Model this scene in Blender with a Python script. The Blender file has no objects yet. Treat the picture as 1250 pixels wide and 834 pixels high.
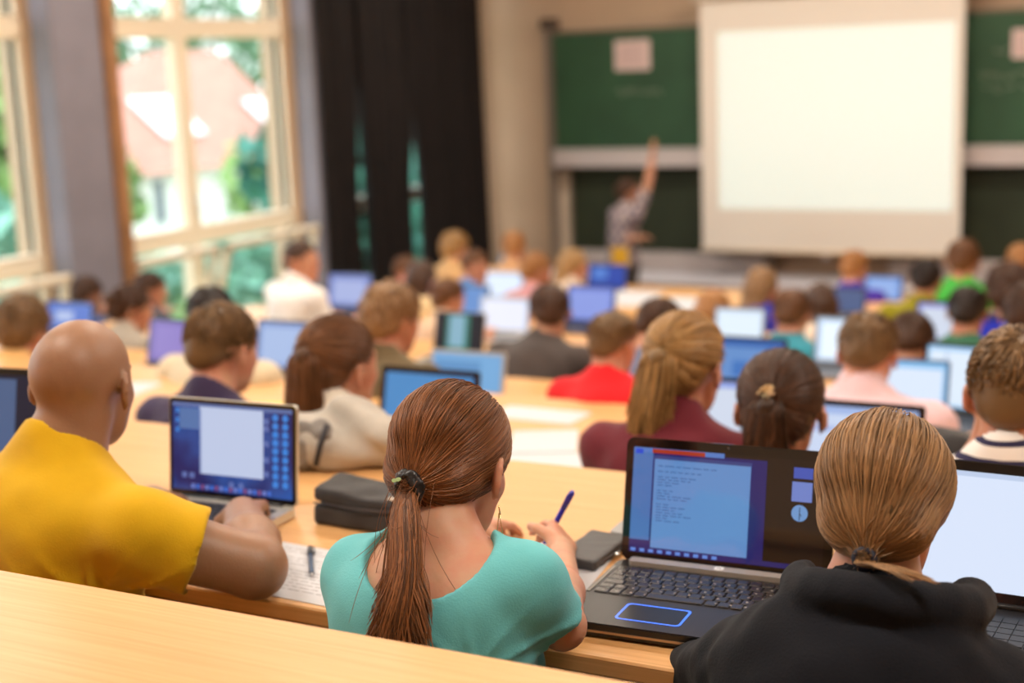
import bpy, math, random
import numpy as np
from mathutils import Vector, Matrix

random.seed(7)
RNG = np.random.default_rng(7)
scene = bpy.context.scene
COL = scene.collection
R = math.radians

# ------------------------------------------------------------------ camera
CAM_Z = 2.65
FPX = 1736.0                       # 50 mm lens on the 1250 px wide frame
yaw, pitch, roll = R(28), R(11), R(2.3)
fw = np.array([-math.sin(yaw) * math.cos(pitch), math.cos(yaw) * math.cos(pitch), -math.sin(pitch)])
r0 = np.array([math.cos(yaw), math.sin(yaw), 0.0])
u0 = np.cross(r0, fw)
rt = r0 * math.cos(roll) - u0 * math.sin(roll)
up = np.cross(rt, fw)
CAM = np.array([0, 0, CAM_Z])


def ray(px, py):
    return fw + rt * (px - 625) / FPX - up * (py - 417) / FPX


def at_y(px, py, Y):
    a = ray(px, py)
    return a * (Y / a[1]) + CAM


def at_x(px, py, X):
    a = ray(px, py)
    return a * (X / a[0]) + CAM


def at_z(px, py, z):
    a = ray(px, py)
    return a * ((z - CAM_Z) / a[2]) + CAM


cam_d = bpy.data.cameras.new('camera')
cam = bpy.data.objects.new('camera', cam_d)
COL.objects.link(cam)
scene.camera = cam
cam_d.lens = FPX / 1250 * 36
cam_d.sensor_width = 36
cam_d.clip_start = 0.05
cam_d.clip_end = 300
M = Matrix(((rt[0], up[0], -fw[0], 0), (rt[1], up[1], -fw[1], 0), (rt[2], up[2], -fw[2], CAM_Z), (0, 0, 0, 1)))
cam.matrix_world = M
cam_d.dof.use_dof = True
cam_d.dof.focus_distance = 1.86
cam_d.dof.aperture_fstop = 2.5

scene.view_settings.view_transform = 'Standard'
scene.view_settings.look = 'None'
scene.view_settings.gamma = 1
scene.view_settings.use_curve_mapping = False
scene.view_settings.exposure = 0.0
scene.cycles.use_denoising = True
scene.cycles.max_bounces = 8
scene.cycles.diffuse_bounces = 4
scene.cycles.glossy_bounces = 3
scene.cycles.transparent_max_bounces = 12
scene.cycles.sample_clamp_indirect = 6

# ------------------------------------------------------------------ materials
MATS = {}


def mat(name, col, rough=0.6, metal=0.0, noise=0.0, nscale=20, stretch=(1, 1, 1), bump=0.0, bscale=60,
        spec=0.5, coat=0.0, sss=0.0, sheen=0.0, tone=False, col2=None, emit=None, estr=0.0, translucent=0.0):
    if name in MATS:
        return MATS[name]
    m = bpy.data.materials.new(name)
    m.use_nodes = True
    nt = m.node_tree
    N, L = nt.nodes, nt.links
    b = N['Principled BSDF']
    b.inputs['Roughness'].default_value = rough
    b.inputs['Metallic'].default_value = metal
    b.inputs['Specular IOR Level'].default_value = spec
    b.inputs['Coat Weight'].default_value = coat
    b.inputs['Coat Roughness'].default_value = 0.08
    c = (*col, 1)
    b.inputs['Base Color'].default_value = c
    if sss:
        b.inputs['Subsurface Weight'].default_value = sss
        b.inputs['Subsurface Radius'].default_value = (1.0, 0.35, 0.2)
        b.inputs['Subsurface Scale'].default_value = 0.012
    if sheen:
        b.inputs['Sheen Weight'].default_value = sheen
        b.inputs['Sheen Roughness'].default_value = 0.5
    tc = mp = None
    if noise or bump:
        tc = N.new('ShaderNodeTexCoord')
        mp = N.new('ShaderNodeMapping')
        mp.inputs['Scale'].default_value = stretch
        L.new(tc.outputs['Object'], mp.inputs['Vector'])
    src = None
    if noise:
        n = N.new('ShaderNodeTexNoise')
        n.inputs['Scale'].default_value = nscale
        n.inputs['Detail'].default_value = 4
        L.new(mp.outputs[0], n.inputs['Vector'])
        ramp = N.new('ShaderNodeValToRGB')
        c2 = col2 if col2 else tuple(v * (1 - noise) for v in col)
        ramp.color_ramp.elements[0].position = 0.35
        ramp.color_ramp.elements[1].position = 0.65
        ramp.color_ramp.elements[0].color = (*c2, 1)
        ramp.color_ramp.elements[1].color = c
        L.new(n.outputs['Fac'], ramp.inputs['Fac'])
        src = ramp.outputs['Color']
    if tone:
        at = N.new('ShaderNodeAttribute')
        at.attribute_name = 'tone'
        mx = N.new('ShaderNodeMix')
        mx.data_type = 'RGBA'
        mx.blend_type = 'MULTIPLY'
        mx.inputs['Factor'].default_value = 1
        rp = N.new('ShaderNodeValToRGB')
        rp.color_ramp.elements[0].color = (0.24, 0.22, 0.20, 1)
        rp.color_ramp.elements[1].color = (1.8, 1.65, 1.5, 1)
        L.new(at.outputs['Fac'], rp.inputs['Fac'])
        if src:
            L.new(src, mx.inputs[6])
        else:
            mx.inputs[6].default_value = c
        L.new(rp.outputs['Color'], mx.inputs[7])
        src = mx.outputs[2]
    if src:
        L.new(src, b.inputs['Base Color'])
    if bump:
        n2 = N.new('ShaderNodeTexNoise')
        n2.inputs['Scale'].default_value = bscale
        n2.inputs['Detail'].default_value = 3
        L.new(mp.outputs[0], n2.inputs['Vector'])
        bp = N.new('ShaderNodeBump')
        bp.inputs['Strength'].default_value = bump
        bp.inputs['Distance'].default_value = 0.004
        L.new(n2.outputs['Fac'], bp.inputs['Height'])
        L.new(bp.outputs[0], b.inputs['Normal'])
    if emit:
        b.inputs['Emission Color'].default_value = (*emit, 1)
        b.inputs['Emission Strength'].default_value = estr
    MATS[name] = m
    return m


def srgb(r, g, b):
    f = lambda v: (v / 255 / 12.92) if v / 255 <= 0.04045 else ((v / 255 + 0.055) / 1.055) ** 2.4
    return (f(r), f(g), f(b))


def glow(name, rgb, s=1.0):
    """a lit patch of a laptop display under a glossy cover"""
    c = srgb(*rgb)
    return mat(name, (0.01, 0.01, 0.012), rough=0.3, emit=c, estr=s, spec=0.3)


def wood(name, light, dark, rough=0.38, scale=1.0, axis=0):
    m = bpy.data.materials.new(name)
    m.use_nodes = True
    N, L = m.node_tree.nodes, m.node_tree.links
    b = N['Principled BSDF']
    b.inputs['Roughness'].default_value = rough
    b.inputs['Specular IOR Level'].default_value = 0.4
    tc = N.new('ShaderNodeTexCoord')
    mp = N.new('ShaderNodeMapping')
    s = [1.2 * scale, 1.2 * scale, 1.2 * scale]
    for i in range(3):
        if i != axis:
            s[i] = 60 * scale
    mp.inputs['Scale'].default_value = s
    L.new(tc.outputs['Object'], mp.inputs['Vector'])
    n = N.new('ShaderNodeTexNoise')
    n.inputs['Scale'].default_value = 3.0
    n.inputs['Detail'].default_value = 5
    n.inputs['Roughness'].default_value = 0.6
    L.new(mp.outputs[0], n.inputs['Vector'])
    n3 = N.new('ShaderNodeTexNoise')
    n3.inputs['Scale'].default_value = 1.3
    L.new(tc.outputs['Object'], n3.inputs['Vector'])
    ad = N.new('ShaderNodeMath')
    ad.operation = 'MULTIPLY_ADD'
    ad.inputs[1].default_value = 0.35
    L.new(n3.outputs['Fac'], ad.inputs[0])
    L.new(n.outputs['Fac'], ad.inputs[2])
    rp = N.new('ShaderNodeValToRGB')
    rp.color_ramp.elements[0].position = 0.5
    rp.color_ramp.elements[1].position = 0.82
    rp.color_ramp.elements[0].color = (*dark, 1)
    rp.color_ramp.elements[1].color = (*light, 1)
    L.new(ad.outputs[0], rp.inputs['Fac'])
    L.new(rp.outputs['Color'], b.inputs['Base Color'])
    bp = N.new('ShaderNodeBump')
    bp.inputs['Strength'].default_value = 0.06
    bp.inputs['Distance'].default_value = 0.002
    L.new(n.outputs['Fac'], bp.inputs['Height'])
    L.new(bp.outputs[0], b.inputs['Normal'])
    MATS[name] = m
    return m


W_TOP = wood('desk_beech', (0.76, 0.43, 0.18), (0.64, 0.335, 0.125))
W_EDGE = wood('desk_edge_wood', (0.46, 0.25, 0.09), (0.30, 0.15, 0.05))
W_PANEL = wood('panel_wood', (0.62, 0.34, 0.13), (0.48, 0.25, 0.085))


# ------------------------------------------------------------------ object helpers
def tag(o, label=None, cat=None, group=None, kind=None):
    if label:
        o['label'] = label
    if cat:
        o['category'] = cat
    if group:
        o['group'] = group
    if kind:
        o['kind'] = kind
    return o


def empty(name, loc=(0, 0, 0), rz=0.0, label=None, cat=None, group=None):
    o = bpy.data.objects.new(name, None)
    o.empty_display_size = 0.1
    COL.objects.link(o)
    o.location = loc
    o.rotation_euler = (0, 0, rz)
    return tag(o, label, cat, group)


def add_mesh(name, me, m, parent=None, loc=None, rot=None):
    o = bpy.data.objects.new(name, me)
    COL.objects.link(o)
    if m is not None:
        for mm in (m if isinstance(m, (list, tuple)) else [m]):
            me.materials.append(mm)
    if parent is not None:
        o.parent = parent
    if loc is not None:
        o.location = loc
    if rot is not None:
        o.rotation_euler = rot
    return o


def copy_tree(o, parent=None):
    c = o.copy()
    COL.objects.link(c)
    if parent is not None:
        c.parent = parent
    for ch in list(o.children):
        copy_tree(ch, c)
    return c


class MB:
    """collects polygons of ONE part"""

    def __init__(s):
        s.v, s.f, s.mi, s.sm = [], [], [], []

    def quad(s, pts, mi=0, smooth=False):
        b = len(s.v)
        s.v += [tuple(p) for p in pts]
        s.f.append(tuple(range(b, b + len(pts))))
        s.mi.append(mi)
        s.sm.append(smooth)
        return s

    def box(s, lo, hi, mi=0, bev=0.0, M=None):
        x0, y0, z0 = lo
        x1, y1, z1 = hi
        e = min(bev, (x1 - x0) * .49, (y1 - y0) * .49, (z1 - z0) * .49)
        b = len(s.v)
        if e <= 0:
            P = [(x, y, z) for x in (x0, x1) for y in (y0, y1) for z in (z0, z1)]
            F = [(0, 1, 3, 2), (4, 6, 7, 5), (0, 4, 5, 1), (2, 3, 7, 6), (0, 2, 6, 4), (1, 5, 7, 3)]
        else:
            P, F = [], []
            idx = {}
            for cx in (0, 1):
                for cy in (0, 1):
                    for cz in (0, 1):
                        X, Y, Z = (x0, x1)[cx], (y0, y1)[cy], (z0, z1)[cz]
                        sx, sy, sz = (e, -e)[cx], (e, -e)[cy], (e, -e)[cz]
                        for a, p in enumerate(((X, Y + sy, Z + sz), (X + sx, Y, Z + sz), (X + sx, Y + sy, Z))):
                            idx[cx, cy, cz, a] = len(P)
                            P.append(p)
            g = idx
            for c in (0, 1):
                F.append([g[c, 0, 0, 0], g[c, 0, 1, 0], g[c, 1, 1, 0], g[c, 1, 0, 0]][::(1 if c == 0 else -1)])
                F.append([g[0, c, 0, 1], g[1, c, 0, 1], g[1, c, 1, 1], g[0, c, 1, 1]][::(1 if c == 0 else -1)])
                F.append([g[0, 0, c, 2], g[0, 1, c, 2], g[1, 1, c, 2], g[1, 0, c, 2]][::(1 if c == 0 else -1)])
            for p in (0, 1):
                for q in (0, 1):
                    F.append([g[p, q, 0, 0], g[p, q, 1, 0], g[p, q, 1, 1], g[p, q, 0, 1]])
                    F.append([g[p, 0, q, 0], g[p, 1, q, 0], g[p, 1, q, 2], g[p, 0, q, 2]])
                    F.append([g[0, p, q, 1], g[1, p, q, 1], g[1, p, q, 2], g[0, p, q, 2]])
            for p in (0, 1):
                for q in (0, 1):
                    for r in (0, 1):
                        F.append([g[p, q, r, 0], g[p, q, r, 1], g[p, q, r, 2]])
        if M is not None:
            P = [tuple(M @ Vector(p)) for p in P]
        s.v += P
        for f in F:
            s.f.append(tuple(i + b for i in f))
            s.mi.append(mi)
            s.sm.append(False)
        return s

    def tube(s, pts, rad, n=8, mi=0, caps=True, smooth=True):
        pts = [Vector(p) for p in pts]
        if not isinstance(rad, (list, tuple)):
            rad = [rad] * len(pts)
        b = len(s.v)
        prev = None
        for i, p in enumerate(pts):
            d = (pts[min(i + 1, len(pts) - 1)] - pts[max(i - 1, 0)]).normalized()
            if prev is None:
                a = d.cross(Vector((0, 0, 1)))
                if a.length < 0.1:
                    a = d.cross(Vector((1, 0, 0)))
            else:
                a = prev - d * prev.dot(d)
            a.normalize()
            prev = a
            c = d.cross(a)
            for k in range(n):
                t = 2 * math.pi * k / n
                s.v.append(tuple(p + (a * math.cos(t) + c * math.sin(t)) * rad[i]))
        for i in range(len(pts) - 1):
            for k in range(n):
                s.f.append((b + i * n + k, b + i * n + (k + 1) % n, b + (i + 1) * n + (k + 1) % n, b + (i + 1) * n + k))
                s.mi.append(mi)
                s.sm.append(smooth)
        if caps:
            s.f.append(tuple(b + k for k in range(n))[::-1])
            s.f.append(tuple(b + (len(pts) - 1) * n + k for k in range(n)))
            s.mi += [mi, mi]
            s.sm += [False, False]
        return s

    def prism(s, outline, z0, z1, mi=0, M=None):
        b = len(s.v)
        n = len(outline)
        P = [(x, y, z0) for x, y in outline] + [(x, y, z1) for x, y in outline]
        if M is not None:
            P = [tuple(M @ Vector(p)) for p in P]
        s.v += P
        s.f.append(tuple(b + i for i in range(n))[::-1])
        s.f.append(tuple(b + n + i for i in range(n)))
        s.mi += [mi, mi]
        s.sm += [False, False]
        for i in range(n):
            s.f.append((b + i, b + (i + 1) % n, b + n + (i + 1) % n, b + n + i))
            s.mi.append(mi)
            s.sm.append(False)
        return s

    def build(s, name, m, parent=None, loc=None, rot=None):
        me = bpy.data.meshes.new(name)
        me.from_pydata(s.v, [], s.f)
        me.polygons.foreach_set('material_index', s.mi)
        me.polygons.foreach_set('use_smooth', s.sm)
        bm_fix(me)
        return add_mesh(name, me, m, parent, loc, rot)


def bm_fix(me):
    import bmesh
    bm = bmesh.new()
    bm.from_mesh(me)
    bmesh.ops.recalc_face_normals(bm, faces=bm.faces)
    bm.to_mesh(me)
    bm.free()
    me.update()


def rrect(w, h, r, n=5, cx=0, cy=0):
    o = []
    for (sx, sy, a0) in ((1, 1, 0), (-1, 1, 90), (-1, -1, 180), (1, -1, 270)):
        for k in range(n + 1):
            a = R(a0 + 90 * k / n)
            o.append((cx + sx * (w / 2 - r) + r * math.cos(a), cy + sy * (h / 2 - r) + r * math.sin(a)))
    return o


def struct(name, mb, m, **k):
    o = mb.build(name, m, **k)
    o['kind'] = 'structure'
    return o


# ------------------------------------------------------------------ signed distance modelling
def nrm(v):
    v = np.asarray(v, float)
    return v / max(np.linalg.norm(v), 1e-9)


def rot_xyz(ax=0, ay=0, az=0):
    return np.array(Matrix.Rotation(az, 3, 'Z') @ Matrix.Rotation(ax, 3, 'X') @ Matrix.Rotation(ay, 3, 'Y'))


def smin(a, b, k):
    if k <= 0:
        return np.minimum(a, b)
    h = np.maximum(k - np.abs(a - b), 0) / k
    return np.minimum(a, b) - h * h * k * 0.25


def dist(pr, P):
    t = pr[0]
    if t == 'cap':
        a, b, ra, rb = (np.asarray(pr[1], np.float32), np.asarray(pr[2], np.float32), pr[3], pr[4])
        ab = b - a
        l2 = float(ab @ ab) + 1e-12
        q = P - a
        h = np.clip((q @ ab) / l2, 0, 1)
        d = q - h[:, None] * ab
        return np.sqrt((d * d).sum(1)) - (ra + (rb - ra) * h)
    if t == 'slv':                                   # capsule whose far end is cut flat
        d = dist(('cap',) + tuple(pr[1:5]), P)
        b = np.asarray(pr[2], np.float32)
        n = nrm(b - np.asarray(pr[1])).astype(np.float32)
        return np.maximum(d, (P - b) @ n)
    if t == 'ell':
        c, r = np.asarray(pr[1], np.float32), np.asarray(pr[2], np.float32)
        q = P - c
        if len(pr) > 3 and pr[3] is not None:
            q = q @ np.asarray(pr[3], np.float32)
        k0 = np.sqrt(((q / r) ** 2).sum(1))
        k1 = np.sqrt(((q / (r * r)) ** 2).sum(1)) + 1e-9
        return np.where(k0 < 1, (k0 - 1) * float(r.min()), k0 * (k0 - 1) / k1)
    if t == 'half':                                  # half space: inside where (p-c).n < 0
        return (P - np.asarray(pr[1], np.float32)) @ nrm(pr[2]).astype(np.float32)
    if t == 'box':
        c, r = np.asarray(pr[1], np.float32), np.asarray(pr[2], np.float32)
        q = P - c
        if len(pr) > 3 and pr[3] is not None:
            q = q @ np.asarray(pr[3], np.float32)
        q = np.abs(q) - r
        return np.sqrt((np.maximum(q, 0) ** 2).sum(1)) + np.minimum(q.max(1), 0)
    raise ValueError(t)


def evals(ops, P):
    """ops: list of (op, k, prim); op add / sub / int / off / fn"""
    d = np.full(len(P), 1e3, np.float32)
    for op, k, pr in ops:
        if op == 'add':
            d = smin(d, dist(pr, P), k)
        elif op == 'sub':
            d = -smin(-d, dist(pr, P), k)
        elif op == 'int':
            d = -smin(-d, -dist(pr, P), k)
        elif op == 'off':
            d = d - k
        elif op == 'fn':
            d = d + pr(P, d)
        elif op == 'group':                          # union with a separately built sub-model
            d = smin(d, evals(pr, P), k)
    return d.astype(np.float32)


def bbox(ops):
    lo, hi = np.full(3, 1e9), np.full(3, -1e9)
    for op, k, pr in ops:
        if op == 'group':
            l, h = bbox(pr)
            lo, hi = np.minimum(lo, l), np.maximum(hi, h)
        if op != 'add':
            continue
        if pr[0] in ('cap', 'slv'):
            for p, r in ((pr[1], pr[3]), (pr[2], pr[4])):
                lo = np.minimum(lo, np.asarray(p) - r)
                hi = np.maximum(hi, np.asarray(p) + r)
        else:
            r = max(pr[2]) if len(pr) > 3 and pr[3] is not None else np.asarray(pr[2])
            lo = np.minimum(lo, np.asarray(pr[1]) - r)
            hi = np.maximum(hi, np.asarray(pr[1]) + r)
    return lo, hi


def sdf_mesh(ops, h, pad=0.02, clip=None):
    lo, hi = bbox(ops)
    lo, hi = lo - pad, hi + pad
    if clip is not None:
        lo, hi = np.maximum(lo, clip[0]), np.minimum(hi, clip[1])
    B = 8
    nb = np.ceil((hi - lo) / (h * B)).astype(int) + 1
    n = nb * B
    cx = [lo[i] + (np.arange(nb[i]) * B + (B - 1) / 2) * h for i in range(3)]
    C = np.stack(np.meshgrid(*cx, indexing='ij'), -1).reshape(-1, 3).astype(np.float32)
    dc = evals(ops, C)
    act = np.where(np.abs(dc) < B * h * 0.95 + 0.03)[0]
    V = np.where(dc < 0, -1.0, 1.0).astype(np.float32).reshape(nb)
    V = np.repeat(np.repeat(np.repeat(V, B, 0), B, 1), B, 2)
    o = (np.stack(np.meshgrid(*[np.arange(B)] * 3, indexing='ij'), -1).reshape(-1, 3))
    bi = np.stack(np.unravel_index(act, nb), -1)
    step = 400
    for s in range(0, len(act), step):
        ii = (bi[s:s + step, None, :] * B + o[None]).reshape(-1, 3)
        d = evals(ops, (lo + ii * h).astype(np.float32))
        V[ii[:, 0], ii[:, 1], ii[:, 2]] = d
    ins = V < 0
    ins[0], ins[-1], ins[:, 0], ins[:, -1], ins[:, :, 0], ins[:, :, -1] = (False,) * 6
    V = np.where(ins, V, np.abs(V) + 1e-6)
    nc = np.zeros(tuple(np.array(V.shape) - 1), np.int8)
    offs = [(a, b, c) for a in (0, 1) for b in (0, 1) for c in (0, 1)]
    s0, s1, s2 = nc.shape
    for a, b, c in offs:
        nc += ins[a:a + s0, b:b + s1, c:c + s2]
    cells = np.argwhere((nc > 0) & (nc < 8))
    idx = np.full(nc.shape, -1, np.int32)
    idx[cells[:, 0], cells[:, 1], cells[:, 2]] = np.arange(len(cells))
    cv = np.stack([V[cells[:, 0] + a, cells[:, 1] + b, cells[:, 2] + c] for a, b, c in offs], 1)
    acc = np.zeros((len(cells), 3))
    cnt = np.zeros(len(cells))
    for i, p in enumerate(offs):
        for j, q in enumerate(offs):
            if j > i and sum(abs(p[t] - q[t]) for t in range(3)) == 1:
                m = (cv[:, i] < 0) != (cv[:, j] < 0)
                t = cv[m, i] / (cv[m, i] - cv[m, j])
                acc[m] += np.array(p) + t[:, None] * (np.array(q) - np.array(p))
                cnt[m] += 1
    verts = lo + (cells + acc / cnt[:, None]) * h
    faces = []
    for ax in range(3):
        sl0, sl1 = [slice(1, -1)] * 3, [slice(1, -1)] * 3
        sl0[ax], sl1[ax] = slice(0, -1), slice(1, None)
        A, Bb = ins[tuple(sl0)], ins[tuple(sl1)]
        e = np.argwhere(A != Bb)
        flip = A[e[:, 0], e[:, 1], e[:, 2]]
        b_, c_ = (ax + 1) % 3, (ax + 2) % 3
        base = e.copy()
        base[:, b_] += 1
        base[:, c_] += 1
        q = []
        for db, dc_ in ((-1, -1), (0, -1), (0, 0), (-1, 0)):
            k = base.copy()
            k[:, b_] += db
            k[:, c_] += dc_
            q.append(idx[k[:, 0], k[:, 1], k[:, 2]])
        q = np.stack(q, 1)
        q[~flip] = q[~flip][:, ::-1]
        faces.append(q)
    faces = np.concatenate(faces)
    faces = faces[(faces >= 0).all(1)]
    return verts, faces


def quad_mesh(name, verts, faces, tone=None, smooth=True):
    me = bpy.data.meshes.new(name)
    nf = len(faces)
    k = faces.shape[1]
    me.vertices.add(len(verts))
    me.vertices.foreach_set('co', np.asarray(verts, np.float32).ravel())
    me.loops.add(nf * k)
    me.loops.foreach_set('vertex_index', faces.astype(np.int32).ravel())
    me.polygons.add(nf)
    me.polygons.foreach_set('loop_start', np.arange(0, nf * k, k, dtype=np.int32))
    me.polygons.foreach_set('use_smooth', np.full(nf, smooth))
    if tone is not None:
        a = me.attributes.new('tone', 'FLOAT', 'POINT')
        a.data.foreach_set('value', np.asarray(tone, np.float32))
    me.update(calc_edges=True)
    me.validate()
    return me


def strands(paths, rad, n=3):
    """paths: S x M x 3 array -> tapering thin tubes"""
    S, Mn, _ = paths.shape
    d = np.gradient(paths, axis=1)
    d /= np.linalg.norm(d, axis=2, keepdims=True) + 1e-9
    ref = np.array([0.31, 0.42, 0.85])
    a = np.cross(d, ref)
    a /= np.linalg.norm(a, axis=2, keepdims=True) + 1e-9
    c = np.cross(d, a)
    prof = np.ones(Mn)
    prof[-1] = 0.35
    rr = (np.asarray(rad).reshape(-1, 1) * prof)[..., None]
    rings = [paths + (a * math.cos(2 * math.pi * k / n) + c * math.sin(2 * math.pi * k / n)) * rr for k in range(n)]
    V = np.stack(rings, 2).reshape(-1, 3)
    s, m, k = np.meshgrid(np.arange(S), np.arange(Mn - 1), np.arange(n), indexing='ij')
    i0 = (s * Mn + m) * n
    F = np.stack([i0 + k, i0 + (k + 1) % n, i0 + n + (k + 1) % n, i0 + n + k], -1).reshape(-1, 4)
    return V, F
# ------------------------------------------------------------------ people
X3 = np.array([1.0, 0, 0])


def ik(a, c, l1, l2, hint):
    """elbow position between shoulder a and wrist c"""
    a, c = np.asarray(a, float), np.asarray(c, float)
    v = c - a
    L = np.linalg.norm(v)
    if L > (l1 + l2) * 0.995:
        c = a + v / L * (l1 + l2) * 0.995
        v = c - a
        L = np.linalg.norm(v)
    u = v / L
    x = (l1 * l1 - l2 * l2 + L * L) / (2 * L)
    h = math.sqrt(max(l1 * l1 - x * x, 0))
    p = np.asarray(hint, float) - u * (np.asarray(hint, float) @ u)
    return a + u * x + nrm(p) * h, c


def hand_ops(w, fdir, palm, side, curl=0.5, s=1.0, spread=1.0):
    """palm, four unequal bent fingers and a thumb that leaves the side of the palm.
    fdir: direction of the fingers, palm: direction the palm faces, side: +1 right hand."""
    f = nrm(fdir)
    n = nrm(np.asarray(palm, float) - f * (np.asarray(palm, float) @ f))
    t = nrm(np.cross(f, n) * side)                  # towards the thumb
    w = np.asarray(w, float)
    g = []
    for j, (off, ln, r) in enumerate(((0.030, 0.074, .0086), (0.010, 0.081, .0088), (-0.011, 0.075, .0083), (-0.030, 0.060, .0073))):
        k0 = w + f * 0.082 * s * (1 - abs(off) * 1.5) + t * off * s
        g.append(('add', .012, ('cap', w + t * off * 0.55 * s, k0, .0135 * s, .0115 * s)))
        a = curl * (0.75 + 0.1 * j)
        p, d, L = k0, f + t * off * 2.2 * spread, ln * s
        d = nrm(d)
        nn = nrm(n - d * (n @ d))
        for q, (fr, ex) in enumerate(((.45, .8), (.31, 1.25), (.24, .9))):
            ang = a * ex
            d, nn = nrm(d * math.cos(ang) + nn * math.sin(ang)), nrm(nn * math.cos(ang) - d * math.sin(ang))
            p2 = p + d * L * fr
            g.append(('add', .004, ('cap', p, p2, r * s * (1 - .08 * q), r * s * (1 - .08 * (q + 1)))))
            p = p2
    th0 = w + f * 0.022 * s + t * 0.026 * s
    th1 = th0 + (t * 0.62 + f * 0.62 + n * 0.45) * 0.042 * s
    th2 = th1 + (t * 0.12 + f * 0.88 + n * 0.45) * 0.030 * s
    th3 = th2 + nrm(f * 0.85 + n * 0.3 - t * 0.25) * 0.024 * s
    g += [('add', .012, ('cap', th0, th1, .0135 * s, .0105 * s)), ('add', .004, ('cap', th1, th2, .0100 * s, .0092 * s)),
          ('add', .003, ('cap', th2, th3, .0092 * s, .0078 * s))]
    return g


def head_ops(C, H, s=1.0, female=False, ear_k=1.0):
    """head in its own frame: +y face, +z crown; H columns are the head axes"""
    P = lambda x, y, z: C + H @ (np.array([x, y, z]) * s)
    E3 = lambda c, r, k=.03, op='add': (op, k * s, ('ell', P(*c), tuple(v * s for v in r), H))
    j = 0.93 if female else 1.0
    ops = [E3((0, -.012, .032), (.0765, .096, .083), 0), E3((0, -.045, .015), (.067, .056, .060), .03),
           E3((0, .045, -.025), (.060 * j, .046, .066), .03), E3((0, .048, -.078), (.040 * j, .036, .030), .035),
           E3((0, .070, -.096), (.020 * j, .016, .014), .02),                 # chin
           E3((.030, .066, -.020), (.022, .016, .018), .02), E3((-.030, .066, -.020), (.022, .016, .018), .02),   # cheeks
           E3((0, .078, .030), (.046, .014, .012), .015)]                   # brow
    ops += [E3((.031, .098, .008), (.017, .016, .012), .010, 'sub'), E3((-.031, .098, .008), (.017, .016, .012), .010, 'sub')]
    ops += [E3((.031, .078, .008), (.012, .012, .010), .004), E3((-.031, .078, .008), (.012, .012, .010), .004)]     # lids
    ops += [('add', .010 * s, ('cap', P(0, .086, .018), P(0, .104, -.024), .006 * s, .0095 * s)),
            ('add', .006 * s, ('cap', P(-.010, .094, -.029), P(.010, .094, -.029), .0075 * s, .0075 * s)),
            ('add', .006 * s, ('cap', P(-.018, .085, -.056), P(.018, .085, -.056), .0052 * s, .0052 * s)),
            ('add', .003 * s, ('cap', P(-.015, .084, -.067), P(.015, .084, -.067), .0065 * s, .0065 * s))]
    ears = []
    for sx in (1, -1):
        g = []
        ring = []
        for k in range(11):
            a = R(-75 + 255 * k / 10)
            ring.append(P(sx * (.0745 + .019 * (0.5 + 0.5 * math.cos(a))), -.008 - .0165 * math.cos(a), -.010 + .028 * math.sin(a)))
        for a_, b_ in zip(ring[:-1], ring[1:]):
            g.append(('add', .002 * s, ('cap', a_, b_, .0046 * s, .0046 * s)))
        g.append(('add', .006 * s, ('ell', P(sx * .081, -.012, -.010), (.0055 * s, .017 * s, .026 * s), H @ rot_xyz(0, 0, sx * .50))))
        g.append(('add', .005 * s, ('ell', P(sx * .078, -.003, -.037), (.0045 * s, .007 * s, .008 * s), H)))
        ears.append(('group', .007 * s, g))
    return ops + (ears if ear_k else [])


def lnoise(amp, f, ph=0):
    def fn(P, d):
        x, y, z = P[:, 0] * f, P[:, 1] * f, P[:, 2] * f
        return amp * (np.sin(x * 1.3 + 2.1 * np.sin(y * .7 + ph)) * np.sin(y * 1.1 + 1.7 * np.sin(z * .9 + ph * 2)) + .6 * np.sin(z * 1.9 + x * .8 + ph) * np.sin(y * 2.3 - z + ph))
    return fn


def ell_point(C, H, c0, rad, dirs):
    """points on an ellipsoid in the head frame for unit directions"""
    r = np.asarray(rad)
    q = dirs * r
    return C + (np.asarray(c0) + q) @ H.T


def slerp_path(d0, d1, t):
    """d0 Sx3, d1 3 or Sx3, t M -> S x M x 3 unit directions"""
    d1 = np.broadcast_to(d1, d0.shape)
    dot = np.clip((d0 * d1).sum(1), -.9999, .9999)
    om = np.arccos(dot)[:, None, None]
    t = t[None, :, None]
    return (np.sin((1 - t) * om) * d0[:, None] + np.sin(t * om) * d1[:, None]) / np.sin(om)


HC, HR = np.array([0, -.016, .036]), np.array([.0845, .103, .0905])      # hair ellipsoid in the head frame


H2C, H2R = np.array([0, -.060, -.018]), np.array([.0665, .058, .052])    # nape ellipsoid


def hair_r(d, big=1.0, lo=True):
    """distance from HC to the hair surface along unit directions d (...x3)"""
    r1 = 1 / np.sqrt(((d / (HR * big)) ** 2).sum(-1))
    if not lo:
        return r1
    q = (HC - H2C) / (H2R * big)
    e = d / (H2R * big)
    A, B, Cc = (e * e).sum(-1), (e * q).sum(-1), float(q @ q) - 1
    disc = B * B - A * Cc
    r2 = np.where(disc > 0, (-B + np.sqrt(np.maximum(disc, 0))) / A, 0)
    k = .034
    h = np.maximum(k - np.abs(r1 - r2), 0) / k
    return np.maximum(r1, r2) + h * h * k * .25


def hairline_ok(d):
    """directions that carry hair"""
    p = HC + d * hair_r(d)[..., None]
    n = nrm([0, .60, -.80])
    side = (np.abs(p[:, 0]) > .055) & (p[:, 2] < .0) & (p[:, 1] > -.040)
    return ((p - np.array([0, 0, -.012])) @ n < 0) & ~side


def rand_dirs(n, rng, zmin=-1.0):
    v = rng.normal(size=(n * 3, 3))
    v /= np.linalg.norm(v, axis=1, keepdims=True)
    v = v[hairline_ok(v)]
    return v[(HC[2] + v[:, 2] * hair_r(v)) > zmin][:n]


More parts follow.
